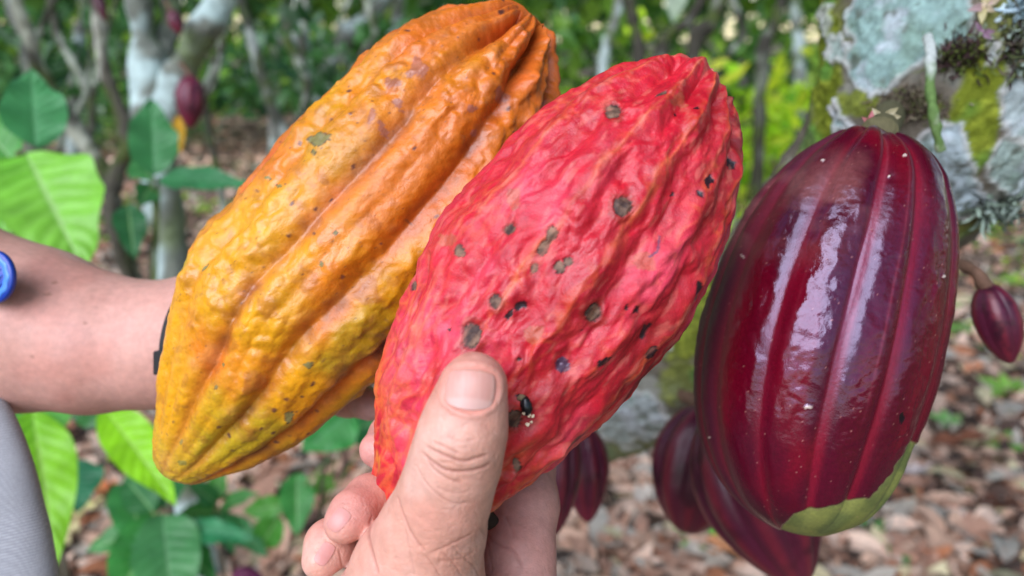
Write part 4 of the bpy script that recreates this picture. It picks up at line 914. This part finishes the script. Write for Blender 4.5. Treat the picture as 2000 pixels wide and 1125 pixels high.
def fore_hand():
    t = empty('person', P(880, 1500, .29)); tag(t, 'hand gripping the red pod with thumb up, entering from the bottom edge', 'person'); loc = np.array(t.location)
    lo = P(1000, 560, .2) * 1.0
    allp = np.array([P(*q[:3]) for ch in (TH, PALM, MID, RING, PINK) for q in ch[:11]]); rr = np.array([q[3] * q[2] / F for ch in (TH, PALM, MID, RING, PINK) for q in ch[:11]])
    lo = (allp - rr[:, None]).min(0) - .003; hi = (allp + rr[:, None]).max(0) + .003
    V, Q = surface_nets(hand_f, lo, hi, .00085)
    V, _ = project(hand_f, V, 2); V = relax(V, Q, 2); V, n = project(hand_f, V, 2)
    # one split of every face that shows in the picture's part of the hand
    px, py, d = proj(V)
    me = build('hand', V, Q, M_SKIN); vis = me
    m = me.modifiers.new('s', 'SUBSURF'); m.levels = 1; m.render_levels = 1
    dg = bpy.context.evaluated_depsgraph_get(); em = me.evaluated_get(dg).to_mesh()
    V = np.empty(len(em.vertices) * 3, np.float32); em.vertices.foreach_get('co', V); V = V.reshape(-1, 3).astype(float)
    Q = np.empty(len(em.loops), np.int32); em.loops.foreach_get('vertex_index', Q); Q = Q.reshape(-1, 4)
    me.evaluated_get(dg).to_mesh_clear(); bpy.data.objects.remove(me)
    V, n = project(hand_f, V, 1)
    px, py, d = proj(V); fac = sstep(.0, .35, -(n @ ((P(px.mean(), py.mean(), 1.) - CAM) / np.linalg.norm(P(px.mean(), py.mean(), 1.) - CAM))))
    on_thumb = (d < .262)
    K = [([(828, 868), (850, 880), (880, 893), (905, 900), (932, 893), (958, 886)], 1., 2.6), ([(822, 880), (842, 900), (870, 917), (905, 921), (940, 914), (962, 903)], 1.0, 3.0), ([(832, 893), (850, 918), (878, 936), (905, 944)], .6, 2.4),
         ([(845, 862), (870, 872), (898, 886)], .7, 2.2), ([(812, 905), (826, 935), (850, 962), (885, 984), (930, 980)], .4, 2.2), ([(850, 950), (880, 962), (915, 962)], .3, 2.), ([(870, 850), (900, 862), (935, 856)], .3, 2.2),
         ([(775, 965), (785, 1000), (805, 1045), (835, 1082)], .7, 2.2), ([(835, 1082), (870, 1068), (905, 1052), (925, 1042)], .55, 2.), ([(728, 1005), (720, 1045), (728, 1085), (740, 1125)], .9, 2.6),
         ([(662, 1070), (668, 1100), (672, 1125)], .5, 2.2), ([(830, 1085), (850, 1110), (862, 1130)], .5, 2), ([(860, 1075), (885, 1100), (905, 1130)], .4, 2), ([(880, 1062), (900, 1085), (925, 1105), (938, 1130)], .4, 2), ([(790, 1030), (800, 1075), (812, 1130)], .3, 2),
         ([(936, 1028), (965, 1058), (1000, 1075), (1022, 1112)], .8, 3), ([(985, 1005), (998, 1032), (1005, 1050)], .5, 2.6), ([(850, 1095), (900, 1092), (930, 1075)], .35, 2), ([(945, 1040), (955, 1075), (962, 1120)], .4, 2)]
    g = creases(px, py, fac, K)
    fine = np.abs(fbm(V * 520, 2, 5)); zone = np.exp(-(np.hypot((px - 893) / 75, (py - 905) / 55)) ** 2) * fac + .8 * np.exp(-(np.hypot((px - 880) / 90, (py - 1090) / 50)) ** 2) * fac
    wr = np.abs(vnoise(np.stack([px / 38, py / 7, px * 0], -1) + .5 * fbm(V * 300, 2, 8)[:, None], 9)); wr2 = np.abs(vnoise(np.stack([(px + py * .6) / 9, (py - px * .6) / 22, px * 0], -1), 10))
    h = -.00068 * g - .00022 * sstep(.25, 0, wr) * zone - .00012 * sstep(.2, 0, wr2) * zone - .00012 * (fine < .06) + .0004 * fbm(V * 90, 2, 2) * .6
    h = h + .0007 * np.exp(-(np.hypot((px - 893) / 55, (py - 880) / 30)) ** 2) * fac
    # nail bed on the thumb: lowered plate, raised fold round it
    nd = sdpoly(px, py, NAILPOLY); tm = on_thumb * fac
    h = h - .0007 * sstep(4, -5, nd) * tm + .00035 * np.exp(-((nd - 8) / 5) ** 2) * tm
    V = V + n * h[:, None]
    c = np.broadcast_to(np.array([.64, .315, .235]), V.shape)
    c = mix(c, (.70, .40, .32), sstep(-.2, .5, fbm(V * 70, 3, 12))); c = mix(c, (.56, .20, .15), sstep(.0, .6, fbm(V * 45, 3, 14)) * .45)
    tip = np.exp(-(np.hypot((px - 940) / 80, (py - 740) / 70)) ** 2) * on_thumb; c = mix(c, (.60, .25, .20), tip * .6)
    c = mix(c, (.46, .20, .13), zone.clip(0, 1) * .5); c = mix(c, (.30, .10, .065), np.clip(g, 0, 1) * .7); c = mix(c, (.42, .13, .09), sstep(.05, .45, fbm(V * 160, 3, 61)) * .15)
    pink = sstep(.262, .28, d) ; c = mix(c, (.58, .27, .24), pink * .6)
    fing = sstep(760, 700, px) * sstep(1080, 1000, py) ; c = mix(c, (.60, .24, .21), fing * .55)
    c = mix(c, (.62, .22, .16), np.exp(-(nd / 5) ** 2) * tm * .6)
    o = build('hand', V - loc, Q, M_SKIN, t, c, .48 + .12 * fbm(V * 200, 2, 30))
    # nails
    def nail(poly, cen, L, wd, ang, lift=.0004, lunula=True, curve=.0):
        a = math.radians(ang); u = np.linspace(-1, 1, 44)[:, None]; v = np.linspace(-1, 1, 44)[None]
        # square to superellipse
        uu = u * np.sqrt(np.clip(1 - v * v * .40, 0, 1)) if False else u * (1 - np.abs(v) ** 3.5 * .16); vv = v * (1 - np.abs(u) ** 3.5 * .12)
        if True: vv = vv - np.where(u > 0, 0, 0)
        x = cen[0] + (uu * wd * math.cos(a) - vv * L * math.sin(a)); y = cen[1] + (uu * wd * math.sin(a) + vv * L * math.cos(a)) + np.where(v > 0, -(uu ** 2) * L * .22 * v, uu ** 2 * L * .10 * -v)
        q = march(hand_f, x, y); nn = grad(hand_f, q.reshape(-1, 3)).reshape(q.shape); nn /= np.linalg.norm(nn, axis=-1)[..., None]
        edge = np.maximum(np.abs(u), np.abs(v)); W = q + nn * (lift * (1 - .0 * edge) - .0012 * sstep(.93, 1., edge))[..., None]
        cc = np.broadcast_to(np.array([.56, .27, .22]), W.shape)
        cc = mix(cc, (.60, .33, .27), sstep(-.2, .4, fbm(np.stack(np.broadcast_arrays(u * 6, v * .8, u * 0), -1), 2, 4)) * .5)
        if lunula: cc = mix(cc, (.61, .35, .30), sstep(.38, .62, v + .28 * (1 - u ** 2) - .16 + 0 * u))
        else: cc = cc * .25 + .75 * np.array([.58, .25, .22])
        cc = mix(cc, (.58, .27, .19), sstep(-.78, -.92, v + 0 * u) * .5)
        build('fingernail', W - loc, gridfaces(44, 44, False)[:, ::1], M_NAIL, o, cc)
    nail(NAILPOLY, (919, 761), 43, 52, 5, lift=-.00005)
    nail(None, (662, 1016), 27, 17, 35, lift=.0002, lunula=False)
    nail(None, (634, 1082), 26, 15, 28, lift=.0002, lunula=False)
NAILPOLY = catmull([(872, 740), (882, 723), (918, 716), (955, 724), (973, 742), (972, 768), (958, 792), (925, 806), (890, 797), (868, 775)], 60)
fore_hand()

# ------------------------------------------------------------------ the other person: arm, watch strap, cloth
ARM = [(-420, 560, .40, 240), (-120, 610, .40, 188), (60, 642, .40, 160), (180, 668, .398, 138), (300, 674, .398, 124), (350, 672, .398, 124), (420, 670, .405, 140), (520, 680, .41, 135)]
FG1 = [(480, 640, .41, 90), (600, 610, .415, 70), (700, 560, .41, 42), (780, 520, .39, 36)]
FG2 = [(480, 700, .41, 90), (600, 730, .41, 66), (680, 772, .385, 42), (722, 790, .365, 32)]
def other_person():
    t = empty('person', P(0, 640, .40)); tag(t, 'bare forearm with black wrist strap reaching in from the left to hold the orange pod', 'person'); loc = np.array(t.location)
    f = chain_sdf([(ARM, .02), (FG1, .01), (FG2, .01)])
    ap = np.array([P(*q[:3]) for ch in (ARM, FG1, FG2) for q in ch]); rr = np.array([q[3] * q[2] / F for ch in (ARM, FG1, FG2) for q in ch])
    V, Q = surface_nets(f, (ap - rr[:, None]).min(0) - .003, (ap + rr[:, None]).max(0) + .003, .0018)
    V, _ = project(f, V, 2); V = relax(V, Q, 3); V, n = project(f, V, 2)
    px, py, d = proj(V)
    V = V + n * (.0012 * fbm(V * 25, 2, 3))[:, None]
    c = np.broadcast_to(np.array([.60, .31, .25]), V.shape) * (1 + .12 * fbm(V * 140, 4, 71))[..., None]; c = mix(c, (.66, .38, .34), sstep(-.2, .4, fbm(V * 22, 3, 5))); c = mix(c, (.54, .22, .17), sstep(.1, .6, fbm(V * 30, 3, 9)) * .5)
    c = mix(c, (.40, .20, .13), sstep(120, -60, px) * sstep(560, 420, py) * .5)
    m, _ = spots(px, py, (n @ FW) < 0, [(169, 630, 3.5, 3.5, 0), (92, 575, 5, 5, 0), (107, 552, 6, 4, 0), (58, 697, 4, 3, 0)], 3, .3); c = mix(c, (.25, .10, .06), m * .6)
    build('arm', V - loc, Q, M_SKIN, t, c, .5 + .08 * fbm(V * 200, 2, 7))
    # strap round the wrist
    th = np.linspace(0, 2 * PI, 90, endpoint=False); c0 = P(324, 674, .398); axv = P(360, 672, .398) - P(300, 674, .398); axv /= np.linalg.norm(axv)
    X = -FW - axv * (-FW @ axv); X /= np.linalg.norm(X); Y = np.cross(axv, X); R = 127 * .398 / F
    prof = [(-.0065, .0002), (-.0065, .0022), (.0065, .0022), (.0065, .0002)]
    V = np.stack([c0 + axv * (x - .0035 * (np.sin(th) ** 2)[:, None] * -1) + (X * np.cos(th)[:, None] + Y * np.sin(th)[:, None]) * (R + r) for x, r in prof + [prof[0]]], 0)
    V = V + (P(398, 674, .398) - c0) + axv * (((V - c0) @ UP) * .08)[..., None]
    s = build('wrist_strap', V - loc, gridfaces(5, 90), M_BLACK, t, smooth=False)
    bq = P([298, 330, 330, 298], [686, 682, 730, 733], [.3560] * 4); back = bq + FW * .006
    Vb = np.vstack([bq, back]); Fb = np.array([[0, 1, 2, 3], [4, 7, 6, 5], [0, 4, 5, 1], [1, 5, 6, 2], [2, 6, 7, 3], [3, 7, 4, 0]])
    bk = build('strap_buckle', Vb - loc, Fb, M_BLACK, s, smooth=False); bv = bk.modifiers.new('b', 'BEVEL'); bv.width = .0008; bv.segments = 2
    # trouser or shirt cloth in the lower left corner
    nu, nv = 300, 300; u = np.linspace(-1, 1, nu)[:, None]; v = np.linspace(-PI, PI, nv, endpoint=False)[None]
    edge = catmull([(-60, 700), (0, 770), (35, 835), (62, 905), (80, 985), (96, 1050), (108, 1125), (118, 1220), (122, 1400)], nu, False)
    cx = -170 + 0 * u; r = edge[:, :1] - cx; D = .37; py = edge[:, 1:2]
    k = D / F
    ppx = cx + r * np.sin(v) * 1.0; dd = D - (r * np.cos(v)) * k * .35
    V = CAM + FW * dd[..., None] + RT * ((ppx - 1000) * k)[..., None] + UP * ((562.5 - (py + 0 * v)) * k)[..., None]
    n = gnormals(V); V = V + n * (.0020 * fbm(V * 22, 2, 5) + .00016 * np.sin((py + 6 * vnoise(V * 30, 3)) * 2 * PI / 5.2) )[..., None]
    stripe = .5 + .5 * np.sin((py + .12 * ppx + 6 * vnoise(V * 30, 3)) * 2 * PI / 5.2)
    c = mix(np.broadcast_to(np.array([.30, .30, .325]), V.shape), (.50, .50, .525), stripe * (.55 + .45 * np.sin(ppx * 2 * PI / 7 + 2 * vnoise(V * 60, 4)) ** 2)); c = c * (1 + .08 * fbm(V * 900, 2, 2))[..., None]
    build('grey_shirt', V - loc, gridfaces(nu, nv), M_CLOTH, t, c)
other_person()

def badge():
    D = .352; k = D / F; c = P(-18, 541, D); t = empty('round_badge', c); tag(t, 'round royal blue plastic badge with pale scalloped ring in front of the forearm', 'badge')
    ex = RT * .97 + FW * -.24; ex /= np.linalg.norm(ex); ey = UP; ez = np.cross(ex, ey); 
    if ez @ FW > 0: ez = -ez
    def disc(name, prof, colr, wav=0, nw=9, seg=96):
        th = np.linspace(0, 2 * PI, seg, endpoint=False); V = []
        for r, z in prof:
            rr = r * (1 + wav * np.cos(nw * th)) * k; V.append(ex * (rr * np.cos(th))[:, None] + ey * (rr * np.sin(th))[:, None] + ez * (z * k))
        V = np.array(V); build(name, V, gridfaces(len(prof), seg), M_BLUE, t, np.broadcast_to(np.array(colr), V.shape))
    disc('disc', [(.1, -12), (50, -12), (53, -9), (53, -2), (50, 1), (.1, 1)], (.008, .045, .36))
    disc('ring', [(33, .5), (33.5, 2.5), (45, 2.5), (46, .5)], (.07, .24, .66), .035, 11)
    for q in range(-2, 3):
        L = math.sqrt(31 ** 2 - (q * 12) ** 2); d = (ex * .85 + ey * .5); d /= np.linalg.norm(d); pn = np.cross(ez, d)
        pts = np.array([pn * q * 12 + d * s for s in np.linspace(-L, L, 6)]) * k + ez * 1.5 * k
        V, N, _ = tube(pts, np.full(6, 3.2 * k), 8); build('raised_bar', V, gridfaces(6, 8), M_BLUE, t, np.broadcast_to(np.array((.03, .13, .55)), V.shape))
badge()
